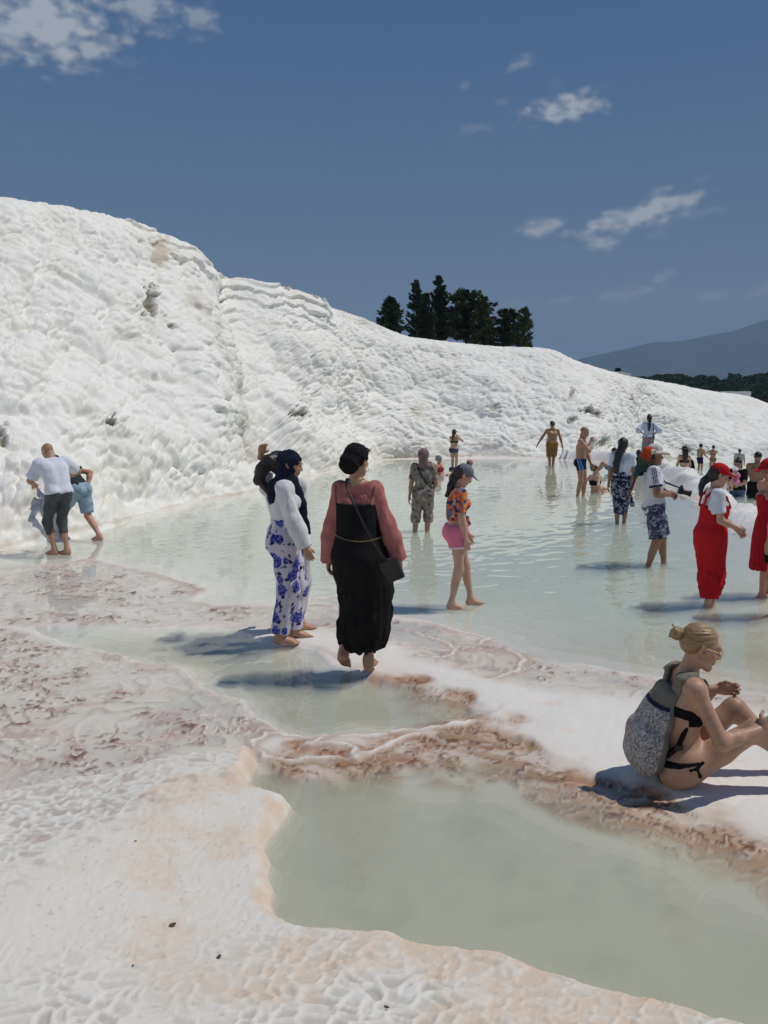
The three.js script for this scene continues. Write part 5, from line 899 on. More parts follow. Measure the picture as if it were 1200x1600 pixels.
// girl in grey cap, tropical shirt and pink shorts
{
  const F = figure({ label: 'girl in grey cap, tropical print shirt and pink shorts looking down', at: stand(712, 949, -0.01), turn: 92 * deg, H: 1.54, fem: 1, skin: SKIN.fair, cell: 0.011, clothCell: 0.0085, headCell: 0.005, spine: [0, 1, -0.08], upper: [0, 1, 0.14], neckDir: [0, 0.4, 0.32], headPitch: 0.55, legK: 0.98,
    hand: { R: [-0.20, 0.72, 0.10], L: [0.19, 0.78, 0.18] }, curl: { R: 0.4 }, foot: { R: [-0.07, 0, -0.06, -0.1], L: [0.08, 0.0, 0.19, 0.1] } });
  const { J, wear } = F;
  const tropic = (x, y, z) => { worley3(x / 0.035, y / 0.035, z / 0.035); const k = W.id % 100, t = n3(x * 40, y * 40, z * 40); return k < 34 ? [0.70, 0.17, 0.06] : k < 62 ? [0.03, 0.045, 0.12] : k < 74 ? [0.68, 0.34, 0.13] : k < 86 ? [0.12, 0.16, 0.28] : t > 0 ? [0.55, 0.16, 0.18] : [0.05, 0.10, 0.09]; };
  wear('shirt', [...torsoWear(J, 0.016, 0.135, -0.01), ...armPrims(J, 'L', 0.018, 0, 0.75, 0.006), ...armPrims(J, 'R', 0.018, 0, 0.75, 0.006)], tropic, { k: 0.03, swell: wrinkle(12, 0.006) });
  { const c = vma(J.waist, J.cheF[2], 0.125, J.U, 0.03); wear('shirt_knot', [ball(c, 0.022), cap(c, vadd(c, [0.02, -0.07, 0.03]), 0.010, 0.016), cap(c, vadd(c, [-0.02, -0.08, 0.01]), 0.010, 0.016)], tropic, { cell: 0.006, k: 0.01 }); }
  const pk = (x, y, z) => { const hem = y < 0.645 + 0.0 * x; return hem ? [0.72, 0.66, 0.68] : [0.74, 0.20, 0.30]; };
  wear('shorts', [...clipped(torsoPrims(J, 0.014), below(J, 0.065, 'P', J.U)), ...legPrims(J, 'L', 0.026, 0, 0.40, 0.014), ...legPrims(J, 'R', 0.026, 0, 0.40, 0.014)], (x, y, z) => { const A = x < 0 ? J.R : J.L, d = vdot(vsub([x, y, z], A.hip), vnorm(vsub(A.knee, A.hip))); return d > 0.150 * J.s ? [0.72, 0.64, 0.67] : [0.74, 0.21, 0.31]; }, { k: 0.04, swell: wrinkle(14, 0.006) });
  wear('hair', [...hairShell(J, 1.02), ...chain([J.at(0, 0.0, -0.08), vma(J.neck, [0, 1, 0], 0.10, [0, 0, 1], -0.06), vma(J.neck, [0, 1, 0], 0.02, [0, 0, 1], -0.095, [1, 0, 0], -0.03), vma(J.neck, [0, 1, 0], -0.08, [0, 0, 1], -0.135, [1, 0, 0], -0.04)], 0.05, 0.022)], hairCol(0.030, 0.018, 0.012), { mat: hairMat, cut: faceCut(J), swell: strands(0.005, 50), cell: 0.007 });
  const capC = plain(0.16, 0.175, 0.20, 0.1), h = J.hs;
  wear('cap', [ell(J.at(0, 0.058, -0.012), [0.092 * h, 0.082 * h, 0.106 * h], J.hF), cap(J.at(0.03, 0.060, 0.075), J.at(0.028, 0.040, 0.155), 0.045 * h, 0.030 * h, { flat: [J.hF[1], 4.5] }), cap(J.at(-0.03, 0.060, 0.075), J.at(-0.028, 0.040, 0.155), 0.045 * h, 0.030 * h, { flat: [J.hF[1], 4.5] })], capC, { k: 0.01, cell: 0.006, clip: (x, y, z) => -0.042 * h - vdot(vsub([x, y, z], J.head), J.hF[1]) + 0.060 * h });
}
// ---------- people further off ----------
const wade = (px, py, y = 0) => { const p = onLevel(px, py, y); return [p[0], ground(p[0], p[2]), p[2]]; };
const tee = (F, col, q = {}) => F.wear(q.name || 'shirt', [...torsoWear(F.J, q.e ?? 0.018, q.lo ?? -0.06, q.hi ?? 0.0), ...['L', 'R'].flatMap(n => armPrims(F.J, n, (q.e ?? 0.018) + 0.003, 0, q.sleeve ?? 0.75, q.flare ?? 0.008))], col, { k: 0.035, swell: wrinkle(11, 0.006), cell: q.cell });
const trouser = (F, col, t, q = {}) => F.wear(q.name || (t <= 1.1 ? 'shorts' : 'trousers'), [...clipped(torsoPrims(F.J, q.e ?? 0.014), below(F.J, q.top ?? 0.05, 'P', F.J.U)), ...['L', 'R'].flatMap(n => legPrims(F.J, n, (q.e ?? 0.014) + 0.006, 0, t, q.flare ?? 0.012))], col, { k: 0.04, swell: wrinkle(12, 0.006), cell: q.cell });
const shortHair = (F, c, q = {}) => F.wear('hair', [...hairShell(F.J, q.r || 1.0)], hairCol(...c), { mat: hairMat, cut: [...faceCut(F.J, 0.0), ell(F.J.at(0, -0.10, -0.02), [0.12, 0.075, 0.14], F.J.hF)], swell: strands(0.004, 60), cell: q.cell || 0.008 });
const longHair = (F, c, tail, r0 = 0.06, r1 = 0.03, q = {}) => F.wear('hair', [...hairShell(F.J, q.r || 1.03), ...chain(tail, r0, r1)], hairCol(...c), { mat: hairMat, cut: faceCut(F.J), swell: strands(0.006, 45), cell: q.cell || 0.009 });
const from = (F, p, ...list) => list.map(v => vadd(p, v));
const ballCap = (F, col, q = {}) => { const J = F.J, h = J.hs; return F.wear('cap', [ell(J.at(0, 0.058, -0.012), [0.092 * h, 0.080 * h, 0.106 * h], J.hF), ...[-1, 1].map(k => cap(J.at(k * 0.03, 0.052, 0.075), J.at(k * 0.027, 0.040, 0.160), 0.046 * h, 0.030 * h, { flat: [J.hF[1], 4] }))], col, { k: 0.012, cell: q.cell || 0.008, clip: (x, y, z) => 0.018 * h - vdot(vsub([x, y, z], J.head), J.hF[1]) }); };
const swimBand = (F, col, lo, hi, base = 'chest', name = 'bikini_top') => F.wear(name, clipped(torsoPrims(F.J, 0.010), both(above(F.J, lo, base, F.J.U2), below(F.J, hi, base, F.J.U2))), col, { k: 0.035 });
const briefs = (F, col, top = 0.03, t = 0.12, name = 'bikini_bottom') => F.wear(name, [...clipped(torsoPrims(F.J, 0.010), below(F.J, top, 'P', F.J.U)), ...['L', 'R'].flatMap(n => legPrims(F.J, n, 0.010, 0, t, 0))], col, { k: 0.035 });
const blotch = (base, list, size) => (x, y, z) => { worley3(x / size + 0.4 * n3(x * 20, y * 20, z * 20), y / size, z / size + 0.4 * n3(x * 20 + 5, y * 20, z * 20)); const k = W.id % 97 / 97; for (const [t, c] of list) if (k < t) return c; return base; };
const rimHat = (F, col, R, brimTilt, q = {}) => { const J = F.J, h = J.hs; return F.wear('hat', [ell(J.at(0, 0.085, -0.012), [0.092 * h, 0.078 * h, 0.104 * h], J.hF), ell(J.at(0, 0.050, 0.0), [R, 0.024, R * 1.08], J.hF)], col, { k: 0.02, cell: q.cell || 0.008, swell: (x, y, z) => 0.003 * n3(x * 30, y * 30, z * 30), clip: (x, y, z) => 0.022 * h - vdot(vsub([x, y, z], J.head), J.hF[1]) + (q.droop || 0) * 0 }); };

// two bending over at the foot of the slope
{
  const F = figure({ label: 'bald man in white shirt and rolled grey trousers bending over by the slope', at: stand(94, 866, 0.0), turn: 222 * deg, H: 1.72, skin: SKIN.tan, cell: 0.013, headCell: 0.007, girth: 1.0, belly: 0.02, spine: [0, 1, 0.22], upper: [0.04, 1, 0.62], pelvis: [0, 0.91, -0.06], neckDir: [0, 0.3, 0.5], headPitch: 0.75, headYaw: 0.35, stubble: 0.25,
    hand: { L: [0.17, 1.00, 0.44], R: [-0.27, 1.06, 0.40] }, elbow: { L: [0.8, -0.7, -0.3], R: [-0.9, -0.05, -0.3] }, foot: { L: [0.07, 0, 0.02, 0.5], R: [-0.07, 0, -0.10, 0.35] } });
  tee(F, plain(0.67, 0.69, 0.76, 0.03), { lo: -0.03, sleeve: 0.85, e: 0.026, flare: 0.014 });
  trouser(F, plain(0.085, 0.092, 0.092, 0.10), 1.45, { top: 0.03, e: 0.004, flare: 0.004 });
  const K = figure({ label: 'person in pale denim shorts bending down behind the bald man, one leg stretched back', at: stand(126, 843, 0.0), turn: 244 * deg, H: 1.70, skin: SKIN.red, cell: 0.013, headCell: 0.008, spine: [0, 0.8, 0.75], upper: [0, 0.72, 0.9], pelvis: [0, 0.83, -0.02], neckDir: [0, 0.1, 0.5], headPitch: 0.9,
    hand: { L: [0.28, 0.80, 0.05], R: [-0.22, 0.86, 0.02] }, elbow: { R: [-0.6, -0.4, -1], L: [1, 0, -0.5] }, foot: { L: [0.10, 0, 0.26, 0.2], R: [-0.06, 0, -0.36, 0.0] } });
  tee(K, (x, y, z) => z > 0.42 ? [0.6, 0.6, 0.63] : [0.035, 0.037, 0.045], { lo: -0.02, sleeve: 0.5 });
  trouser(K, plain(0.27, 0.37, 0.45, 0.22), 0.88, { top: 0.04, e: 0.018, flare: 0.018 });
  shortHair(K, [0.015, 0.012, 0.012]);
}
// woman in patterned jumpsuit
{
  const F = figure({ label: 'woman wading away in tan patterned jumpsuit and mauve headscarf', at: wade(661, 829), turn: 172 * deg, H: 1.66, fem: 1, skin: SKIN.tan, cell: 0.014, headCell: 0.008, clothCell: 0.010, hand: { L: [0.25, 0.83, 0.0], R: [-0.17, 0.95, 0.20] }, foot: { L: [0.15, 0, -0.06, 0.15], R: [-0.06, 0, 0.04, -0.1] }, headYaw: -0.3 });
  const print = blotch([0.27, 0.225, 0.19], [[0.14, [0.10, 0.085, 0.075]], [0.30, [0.38, 0.31, 0.26]], [0.42, [0.20, 0.17, 0.15]], [0.48, [0.33, 0.20, 0.16]]], 0.045);
  tee(F, print, { lo: 0.02, sleeve: 0.8, e: 0.012, name: 'jumpsuit_top' }); trouser(F, print, 1.25, { top: 0.14, e: 0.012, flare: 0.014, name: 'jumpsuit_trousers' });
  const J = F.J; F.wear('headscarf', [ell(J.at(0, 0.025, -0.015), [0.098, 0.108, 0.115], J.hF), cap(J.at(0, -0.07, -0.02), vma(J.neck, J.U2, -0.02), 0.080, 0.085), cap(vma(J.neck, J.cheF[0], -0.10, J.cheF[2], 0.06), vma(J.chest, J.cheF[0], -0.15, J.cheF[2], 0.10, J.U2, -0.12), 0.05, 0.055)], plain(0.21, 0.135, 0.135, 0.1), { k: 0.025, cut: [ell(J.at(0, -0.02, 0.11), [0.06, 0.08, 0.085], J.hF)], swell: wrinkle(16, 0.006) });
  const b = worn(F, 'bag_strap', 'thin black shoulder strap across the back of the patterned jumpsuit', 'strap'); piece(b, 'webbing', chain([[0.10, 1.38, -0.07], [0.02, 1.24, -0.145], [-0.08, 1.10, -0.15], [-0.16, 1.0, -0.11]].map(v => vmul(v, J.s)), 0.011, 0.011), black, { cell: 0.007, k: 0.006 });
}
// bather taking a picture, and two lying in the water beside her
{
  const F = figure({ label: 'bather in dark bikini standing with hands raised to her face far across the pool', at: wade(709, 730), turn: 150 * deg, H: 1.62, fem: 1, skin: SKIN.fair, cell: 0.016, headCell: 0.010, handCell: 0.007, hand: { L: [0.05, 1.40, 0.26], R: [-0.07, 1.42, 0.25] }, elbow: { L: [0.8, -0.8, 0], R: [-0.8, -0.8, 0] }, headPitch: 0.1, foot: { L: [0.06, 0, 0, 0], R: [-0.07, 0, 0.02, 0] } });
  swimBand(F, black, -0.035, 0.01); briefs(F, plain(0.07, 0.095, 0.13), 0.03, 0.18);
  longHair(F, [0.06, 0.03, 0.02], from(F, F.J.neck, [0, 0.10, -0.07], [0.02, -0.02, -0.10], [0.02, -0.14, -0.11]), 0.05, 0.02, { cell: 0.010 });
  F.wear('visor', [ell(F.J.at(0, 0.06, 0.0), [0.09, 0.022, 0.105], F.J.hF), ell(F.J.at(0, 0.055, 0.10), [0.06, 0.012, 0.06], F.J.hF)], plain(0.55, 0.30, 0.32), { cell: 0.009 });
  const A = figure({ label: 'bather with grey hat sitting low in the water left of the standing photographer', at: wade(689, 741), turn: 60 * deg, H: 1.62, fem: 1, skin: SKIN.red, cell: 0.016, headCell: 0.010, handCell: 0.007, pelvis: [0, 0.10, 0], spine: [0, 0.9, -0.25], upper: [0, 0.9, -0.1], hand: { L: [0.28, 0.12, 0.1], R: [-0.28, 0.12, 0.1] }, foot: { L: [0.12, 0, 0.7, 0], R: [-0.12, 0, 0.72, 0] } });
  swimBand(A, plain(0.30, 0.06, 0.07), -0.08, 0.10); shortHair(A, [0.04, 0.025, 0.02], { cell: 0.01 }); rimHat(A, plain(0.22, 0.25, 0.26), 0.135, 0, { cell: 0.01 });
  const B = figure({ label: 'sunburnt bather in pink cap lying stretched out in the pool', at: wade(727, 734), turn: 96 * deg, H: 1.70, fem: 1, skin: SKIN.red, cell: 0.016, headCell: 0.010, handCell: 0.007, pelvis: [0, 0.20, -0.42], spine: [0, 0.32, 1], upper: [0, 0.42, 1], hipUp: 0, neckDir: [0, 0.5, 0.3], hand: { L: [0.20, 0.10, 0.40], R: [-0.20, 0.10, 0.36] }, elbow: { L: [0.6, -0.5, -0.6], R: [-0.6, -0.5, -0.6] }, foot: { L: [0.10, 0.05, -1.2, 3.14], R: [-0.10, 0.05, -1.18, 3.14] }, knee: { L: [0, -1, 0], R: [0, -1, 0] } });
  B.wear('swimsuit', clipped(torsoPrims(B.J, 0.010), (x, y, z) => z - (B.J.chest[2] + 0.04)), plain(0.05, 0.05, 0.08), { k: 0.03 }); shortHair(B, [0.04, 0.03, 0.02], { cell: 0.01 }); ballCap(B, plain(0.60, 0.30, 0.36), { cell: 0.01 });
}
// man in mustard shorts walking away
{
  const F = figure({ label: 'bare-backed man in mustard brown shorts walking along the far edge of the pool', at: wade(862, 728), turn: 184 * deg, H: 1.86, skin: [0.36, 0.19, 0.11], cell: 0.015, headCell: 0.009, handCell: 0.006, girth: 1.06, spine: [-0.03, 1, 0.06], upper: [-0.02, 1, 0.16], neckDir: [0, 0.35, 0.3], headPitch: 0.5, hand: { L: [0.48, 0.92, 0.06], R: [-0.36, 0.86, 0.02] }, elbow: { L: [0.6, 0.2, -1] }, foot: { L: [0.08, 0, -0.08, 0.1], R: [-0.07, 0, 0.10, -0.1] } });
  trouser(F, plain(0.24, 0.145, 0.045, 0.15), 1.0, { top: 0.05, e: 0.022, flare: 0.022 }); shortHair(F, [0.03, 0.024, 0.02], { cell: 0.009 });
}
// shaven man in swim trunks
{
  const F = figure({ label: 'shaven-headed man in navy and light blue swim trunks, hand at his chin', at: wade(906, 774), turn: 66 * deg, H: 1.86, skin: [0.40, 0.225, 0.14], cell: 0.013, headCell: 0.007, handCell: 0.005, spine: [0, 1, -0.05], upper: [0, 1, 0.08], neckDir: [0, 0.4, 0.34], headPitch: 0.42, stubble: 0.6, hand: { R: [-0.03, 1.36, 0.22], L: [0.24, 0.86, 0.18] }, elbow: { R: [-0.7, -0.9, 0.0] }, curl: { R: 1.0, L: 0.4 }, palm: { R: [0.5, 0, -0.8] }, handDir: { R: [0.25, 0.9, 0.1] }, foot: { L: [0.10, 0, 0.05, 0], R: [-0.09, 0, -0.05, 0] } });
  briefs(F, (x, y, z) => { const t = z * 0.9 + y * 0.25; return x < 0 && t > 0.215 && t < 0.235 ? [0.35, 0.5, 0.65] : x < 0 && t > 0.26 && t < 0.30 ? [0.06, 0.25, 0.60] : [0.010, 0.014, 0.045]; }, 0.05, 0.42, 'swim_trunks');
}
// woman reclining in the water behind him
{
  const F = figure({ label: 'woman in black bandeau sitting in the water beside the shaven man', at: wade(932, 768), turn: 118 * deg, H: 1.64, fem: 1, skin: SKIN.fair, cell: 0.013, headCell: 0.008, handCell: 0.006, pelvis: [0, 0.10, 0], spine: [0, 0.9, -0.30], upper: [0, 1, -0.05], headYaw: -0.35, neckDir: [0, 0.5, 0.1], hand: { L: [0.30, 0.12, -0.12], R: [-0.30, 0.16, -0.05] }, foot: { L: [0.12, 0, 0.75, 0], R: [-0.10, 0, 0.80, 0] } });
  swimBand(F, black, -0.06, 0.055); briefs(F, black, 0.03, 0.1); shortHair(F, [0.05, 0.028, 0.018], { r: 1.03 });
  F.wear('hair_knot', [ell(F.J.at(0, 0.06, -0.12), [0.035, 0.035, 0.035], F.J.hF)], hairCol(0.05, 0.028, 0.018), { cell: 0.008, swell: strands(0.004), mat: hairMat }); glasses(F, 0.026, new THREE.MeshStandardMaterial({ color: 0x101010, roughness: 0.4 }), lensMat);
}
// boy on the edge, and a dark head beyond
{
  const F = figure({ label: 'dark-haired boy in teal trunks sitting on the pool edge behind the white T-shirt', at: wade(957, 738), turn: 262 * deg, H: 1.60, skin: SKIN.red, cell: 0.015, headCell: 0.009, pelvis: [0, 0.20, 0], spine: [0, 1, -0.12], hand: { L: [0.25, 0.2, -0.15], R: [-0.25, 0.2, -0.15] }, foot: { L: [0.1, 0, 0.55, 0], R: [-0.1, 0, 0.55, 0] }, headYaw: 2.4 });
  trouser(F, plain(0.05, 0.30, 0.40, 0.15), 0.6, { top: 0.04 }); shortHair(F, [0.015, 0.012, 0.012], { r: 1.05 });
  const K = figure({ label: 'black-haired person sitting on the far dam, only the head showing behind the parrot', at: wade(997, 737, 0.1), turn: 170 * deg, H: 1.62, fem: 1, skin: SKIN.tan, cell: 0.016, headCell: 0.010, pelvis: [0, 0.12, 0], hand: { L: [0.25, 0.3, 0.2], R: [-0.25, 0.3, 0.2] }, foot: { L: [0.1, 0, 0.6, 0], R: [-0.1, 0, 0.6, 0] } });
  tee(K, black, { sleeve: 0.8 }); briefs(K, black, 0.03, 0.2, 'shorts'); longHair(K, [0.014, 0.011, 0.011], from(K, K.J.neck, [0, 0.10, -0.07], [0, -0.05, -0.11]), 0.06, 0.04);
}
// woman in white T-shirt and navy patterned wrap skirt
{
  const F = figure({ label: 'woman in white T-shirt and navy patterned wrap skirt standing with her back turned', at: wade(969, 817), turn: 158 * deg, H: 1.70, fem: 1, skin: SKIN.brown, cell: 0.013, headCell: 0.008, clothCell: 0.009, spine: [0, 1, -0.02], neckDir: [0, 0.45, 0.2], headPitch: 0.3, hand: { L: [0.24, 0.83, 0.02], R: [-0.20, 0.9, 0.12] }, foot: { L: [0.05, 0, -0.03, 0], R: [-0.06, 0, 0.06, 0] } });
  tee(F, plain(0.66, 0.70, 0.78, 0.03), { lo: 0.10, sleeve: 0.65, e: 0.016 });
  const J = F.J, sk = blotch([0.018, 0.020, 0.045], [[0.30, [0.30, 0.31, 0.37]], [0.42, [0.08, 0.085, 0.13]]], 0.030);
  F.wear('wrap_skirt', [loft([[0.30, 0.01, 0.01, 0.105, 0.115], [0.34, 0.01, 0.01, 0.125, 0.135], [0.55, 0.0, 0.0, 0.150, 0.150], [0.78, 0, -0.01, 0.185, 0.165], [0.92, 0, -0.02, 0.190, 0.175], [1.02, 0, 0, 0.160, 0.135], [1.08, 0, 0, 0.150, 0.125]].map(r => r.map(v => v * J.s))), cap(vmul([-0.14, 0.62, 0.1], J.s), vmul([-0.20, 0.46, 0.12], J.s), 0.05, 0.04)], sk, { k: 0.04, swell: wrinkle(9, 0.010, 0.25) });
  longHair(F, [0.010, 0.009, 0.010], from(F, J.neck, [0.02, 0.08, -0.07], [0.06, -0.04, -0.11], [0.09, -0.18, -0.12], [0.10, -0.32, -0.12]), 0.072, 0.055, { r: 1.10 });
}
// woman standing on the far dam
{
  const F = figure({ label: 'woman with long dark ponytail and loose white shirt standing high on the far dam', at: wade(1012, 717, 0.42), turn: 176 * deg, H: 1.66, fem: 1, skin: SKIN.tan, cell: 0.014, headCell: 0.009, clothCell: 0.011, hand: { L: [0.17, 1.03, 0.02], R: [-0.17, 1.03, 0.05] }, elbow: { L: [1, 0, -0.3], R: [-0.7, 0, -0.4] }, foot: { L: [0.12, 0, 0, 0.1], R: [-0.10, 0, 0, -0.1] } });
  tee(F, plain(0.64, 0.68, 0.78, 0.03), { lo: 0.02, sleeve: 1.1, e: 0.030, flare: 0.03 }); trouser(F, plain(0.27, 0.23, 0.25), 1.8, { e: 0.018 });
  const h = F.J; longHair(F, [0.012, 0.010, 0.011], [h.at(0, 0.02, -0.09), vadd(h.neck, [0.0, 0.05, -0.11]), vadd(h.neck, [0.02, -0.10, -0.15]), vadd(h.neck, [0.03, -0.26, -0.155])], 0.055, 0.030, { r: 1.08 });
  F.wear('hair_knot', [ell(h.at(0, 0.12, -0.03), [0.055, 0.045, 0.05], h.hF)], hairCol(0.012, 0.010, 0.011), { mat: hairMat, cell: 0.009 });
  const b = worn(F, 'bag_strap', 'dark bag strap down the right side of the loose white shirt', 'strap'); piece(b, 'webbing', chain([[-0.11, 1.42, -0.04], [-0.12, 1.3, -0.15], [-0.125, 1.1, -0.17], [-0.14, 0.9, -0.16]].map(v => vmul(v, h.s)), 0.013, 0.013), black, { cell: 0.008, k: 0.006 });
}
// man with the parrot
{
  const F = figure({ label: 'man in cream sun hat, white striped-sleeve T-shirt and navy wave-print shorts holding a camera', at: wade(1023, 881), turn: 76 * deg, H: 1.74, skin: SKIN.brown, cell: 0.012, headCell: 0.007, clothCell: 0.009, handCell: 0.0045, girth: 1.05, belly: 0.025, spine: [0, 1, -0.20], upper: [0, 1, -0.02], pelvis: [0, 0.92, -0.03], neckDir: [0, 0.45, 0.20], headYaw: 0.25, headPitch: 0.05,
    hand: { R: [-0.07, 1.06, 0.155], L: [0.08, 1.05, 0.18] }, elbow: { R: [-0.7, -0.8, -0.4], L: [0.8, -0.8, 0] }, curl: { R: 0.8, L: 0.8 }, palm: { R: [0.8, 0.5, 0], L: [-0.8, 0.5, 0] }, thumb: { R: [0, 1, 0], L: [0, 1, 0] }, foot: { R: [-0.12, 0, -0.10, -0.2], L: [0.13, 0, 0.13, 0.2] } });
  const J = F.J, A = J.R;
  tee(F, (x, y, z) => {
    for (const B of [J.R, J.L]) { const ax = vnorm(vsub(B.el, B.sh)), p = vsub([x, y, z], B.sh), t = vdot(p, ax), rad = vma(p, ax, -t), out = vnorm(vma([B.g, 0, 0], ax, -B.g * ax[0])), sideways = vdot(rad, vcross(ax, out)); const on = vdot(rad, out) > 0.01; if (t > 0.175 * J.s && t < 0.26 && on) return [0.020, 0.028, 0.09]; if (on && t > -0.06 && t < 0.16 * J.s) for (const q of [-0.024, 0, 0.024]) if (Math.abs(sideways - q) < 0.0065) return [0.020, 0.035, 0.13]; }
    const n = 1 + 0.03 * n3(x * 40, y * 40, z * 40); return vlen(vsub([x, y, z], vma(J.neck, J.U2, 0.0))) < 0.082 ? [0.02, 0.028, 0.09] : [0.68 * n, 0.68 * n, 0.71 * n];
  }, { lo: -0.09, sleeve: 0.70, e: 0.022, flare: 0.016, cell: 0.0075 });
  trouser(F, (x, y, z) => { const t = n3(x * 9, y * 30 + 1.5 * n3(x * 14, y * 14, z * 14), z * 9) + 0.4 * n3(x * 40, y * 60, z * 40); return t > 0.22 ? [0.33, 0.33, 0.37] : t > -0.25 ? [0.022, 0.026, 0.065] : [0.07, 0.075, 0.12]; }, 0.98, { top: 0.0, e: 0.022, flare: 0.026, cell: 0.008 });
  shortHair(F, [0.03, 0.025, 0.022]);
  F.wear('hat', [ell(J.at(0, 0.085, -0.012), [0.096, 0.080, 0.108], J.hF), ell(J.at(0, 0.048, 0.0), [0.175, 0.024, 0.185], J.hF), ell(J.at(0, 0.036, 0.11), [0.11, 0.016, 0.09], J.hF)], plain(0.55, 0.53, 0.46, 0.06), { k: 0.02, cell: 0.007, cut: [ell(J.at(0, 0.0, 0), [0.15, 0.036, 0.16], J.hF)], swell: (x, y, z) => 0.006 * n3(x * 18, y * 18, z * 18) });
  // camera on a neck strap
  const c = worn(F, 'camera', 'black camera on a neck strap held by the man in the sun hat', 'camera'), dark = new THREE.MeshStandardMaterial({ color: 0x111113, roughness: 0.5 });
  const M = new THREE.Matrix4().makeRotationX(0.25).setPosition(0.01, 1.11 * J.s, 0.285 * J.s), put = (n, g) => { g.applyMatrix4(M); mesh(n, g, dark, c); };
  put('camera_body', new THREE.BoxGeometry(0.13, 0.085, 0.055, 2, 2, 2)); const hump = new THREE.CylinderGeometry(0.02, 0.036, 0.035, 4); hump.rotateY(Math.PI / 4); hump.translate(0, 0.058, 0); put('viewfinder', hump); const ln = new THREE.CylinderGeometry(0.036, 0.033, 0.09, 20); ln.rotateX(Math.PI / 2); ln.translate(0, -0.004, 0.07); put('lens', ln); const hd = new THREE.CylinderGeometry(0.045, 0.038, 0.035, 20); hd.rotateX(Math.PI / 2); hd.translate(0, -0.004, 0.125); put('lens_hood', hd);
  piece(c, 'neck_strap', [...chain([vma(J.neck, [1, 0, 0], -0.07, [0, 0, 1], -0.03, [0, 1, 0], 0.035), vma(J.neck, [1, 0, 0], -0.115, [0, 0, 1], 0.06, [0, 1, 0], -0.045), vma(J.chest, [1, 0, 0], -0.09, [0, 0, 1], 0.165), [-0.05, 1.15 * J.s, 0.27 * J.s]], 0.010, 0.009), ...chain([vma(J.neck, [1, 0, 0], 0.07, [0, 0, 1], -0.03, [0, 1, 0], 0.035), vma(J.neck, [1, 0, 0], 0.115, [0, 0, 1], 0.06, [0, 1, 0], -0.045), vma(J.chest, [1, 0, 0], 0.09, [0, 0, 1], 0.165), [0.06, 1.15 * J.s, 0.27 * J.s]], 0.010, 0.009)], plain(0.03, 0.04, 0.10), { cell: 0.006, k: 0.004 });
  const wp = worn(F, 'waist_pouch', 'black pouch strap across the chest of the man in the sun hat', 'pouch'); piece(wp, 'pouch', [cap(vma(J.chest, [1, 0, 0], -0.16, [0, 1, 0], -0.03, [0, 0, 1], 0.0), vma(J.chest, [1, 0, 0], -0.10, [0, 1, 0], -0.09, [0, 0, 1], 0.14), 0.024, 0.020)], black, { cell: 0.008 });
  // macaw on his right shoulder
  const p = worn(F, 'parrot', 'red-headed parrot perched on the shoulder of the man in the sun hat', 'parrot');
  const b0 = vma(A.sh, [0, 1, 0], 0.010, [0, 0, 1], -0.135, [1, 0, 0], 0.03), PS = 1.12, at = (x, y, z) => vadd(b0, [x * PS, y * PS, z * PS]);
  const red = (x, y, z) => { const q = vsub([x, y, z], at(-0.01, 0.235, 0.055)), n = 1 + 0.25 * n3(x * 90, y * 90, z * 90); if (q[2] > 0.028 && Math.abs(q[1]) < 0.036) return [0.55 * n, 0.5 * n, 0.45 * n]; return [0.50 * n, 0.065 * n, 0.022 * n]; };
  const plume = (x, y, z) => { const t = y - b0[1] + 0.05 * n3(x * 45, y * 18, z * 45) + 0.4 * (z - b0[2]), n = 1 + 0.35 * n3(x * 90, y * 30, z * 90); return t > 0.17 ? [0.40 * n, 0.06 * n, 0.03 * n] : t > 0.06 ? [0.045 * n, 0.085 * n, 0.05 * n] : t > -0.14 ? [0.03 * n, 0.065 * n, 0.075 * n] : [0.20 * n, 0.05 * n, 0.04 * n]; };
  piece(p, 'body', [ell(at(0, 0.11, 0.0), [0.0756, 0.1464, 0.0830], [[1, 0, 0], vnorm([0, 1, 0.28]), vnorm([0, -0.28, 1])]), ball(at(-0.005, 0.232, 0.045), 0.066), cap(at(0, 0.18, 0.025), at(-0.005, 0.23, 0.045), 0.062, 0.064), ell(at(-0.01, 0.24, 0.075), [0.0415, 0.0427, 0.0427])], (x, y, z) => y - b0[1] > 0.20 ? red(x, y, z) : plume(x, y, z), { cell: 0.006, k: 0.025, swell: (x, y, z) => 0.004 * n3(x * 60, y * 40, z * 60) });
  piece(p, 'beak', [...chain([at(-0.01, 0.245, 0.098), at(-0.01, 0.243, 0.125), at(-0.01, 0.222, 0.138), at(-0.01, 0.202, 0.132)], 0.025, 0.008)], (x, y, z) => y > b0[1] + 0.215 ? [0.55, 0.50, 0.42] : [0.03, 0.03, 0.03], { cell: 0.005, k: 0.008, mat: shinyMat });
  for (const q of [-1, 1]) piece(p, 'wing', [cap(at(q * 0.050, 0.165, -0.005), at(q * 0.035, -0.06, -0.085), 0.056, 0.028, { flat: [[1, 0, 0], 2.0] })], plume, { cell: 0.006, swell: (x, y, z) => 0.005 * n3(x * 70, y * 22, z * 70) });
  piece(p, 'tail', [cap(at(0.0, 0.02, -0.06), at(0, -0.36, -0.165), 0.036, 0.016, { flat: [[0, 0.3, 1], 2] }), cap(at(0.02, 0.02, -0.06), at(0.03, -0.28, -0.14), 0.026, 0.014)], plume, { cell: 0.006, swell: (x, y, z) => 0.003 * n3(x * 80, y * 15, z * 80) });
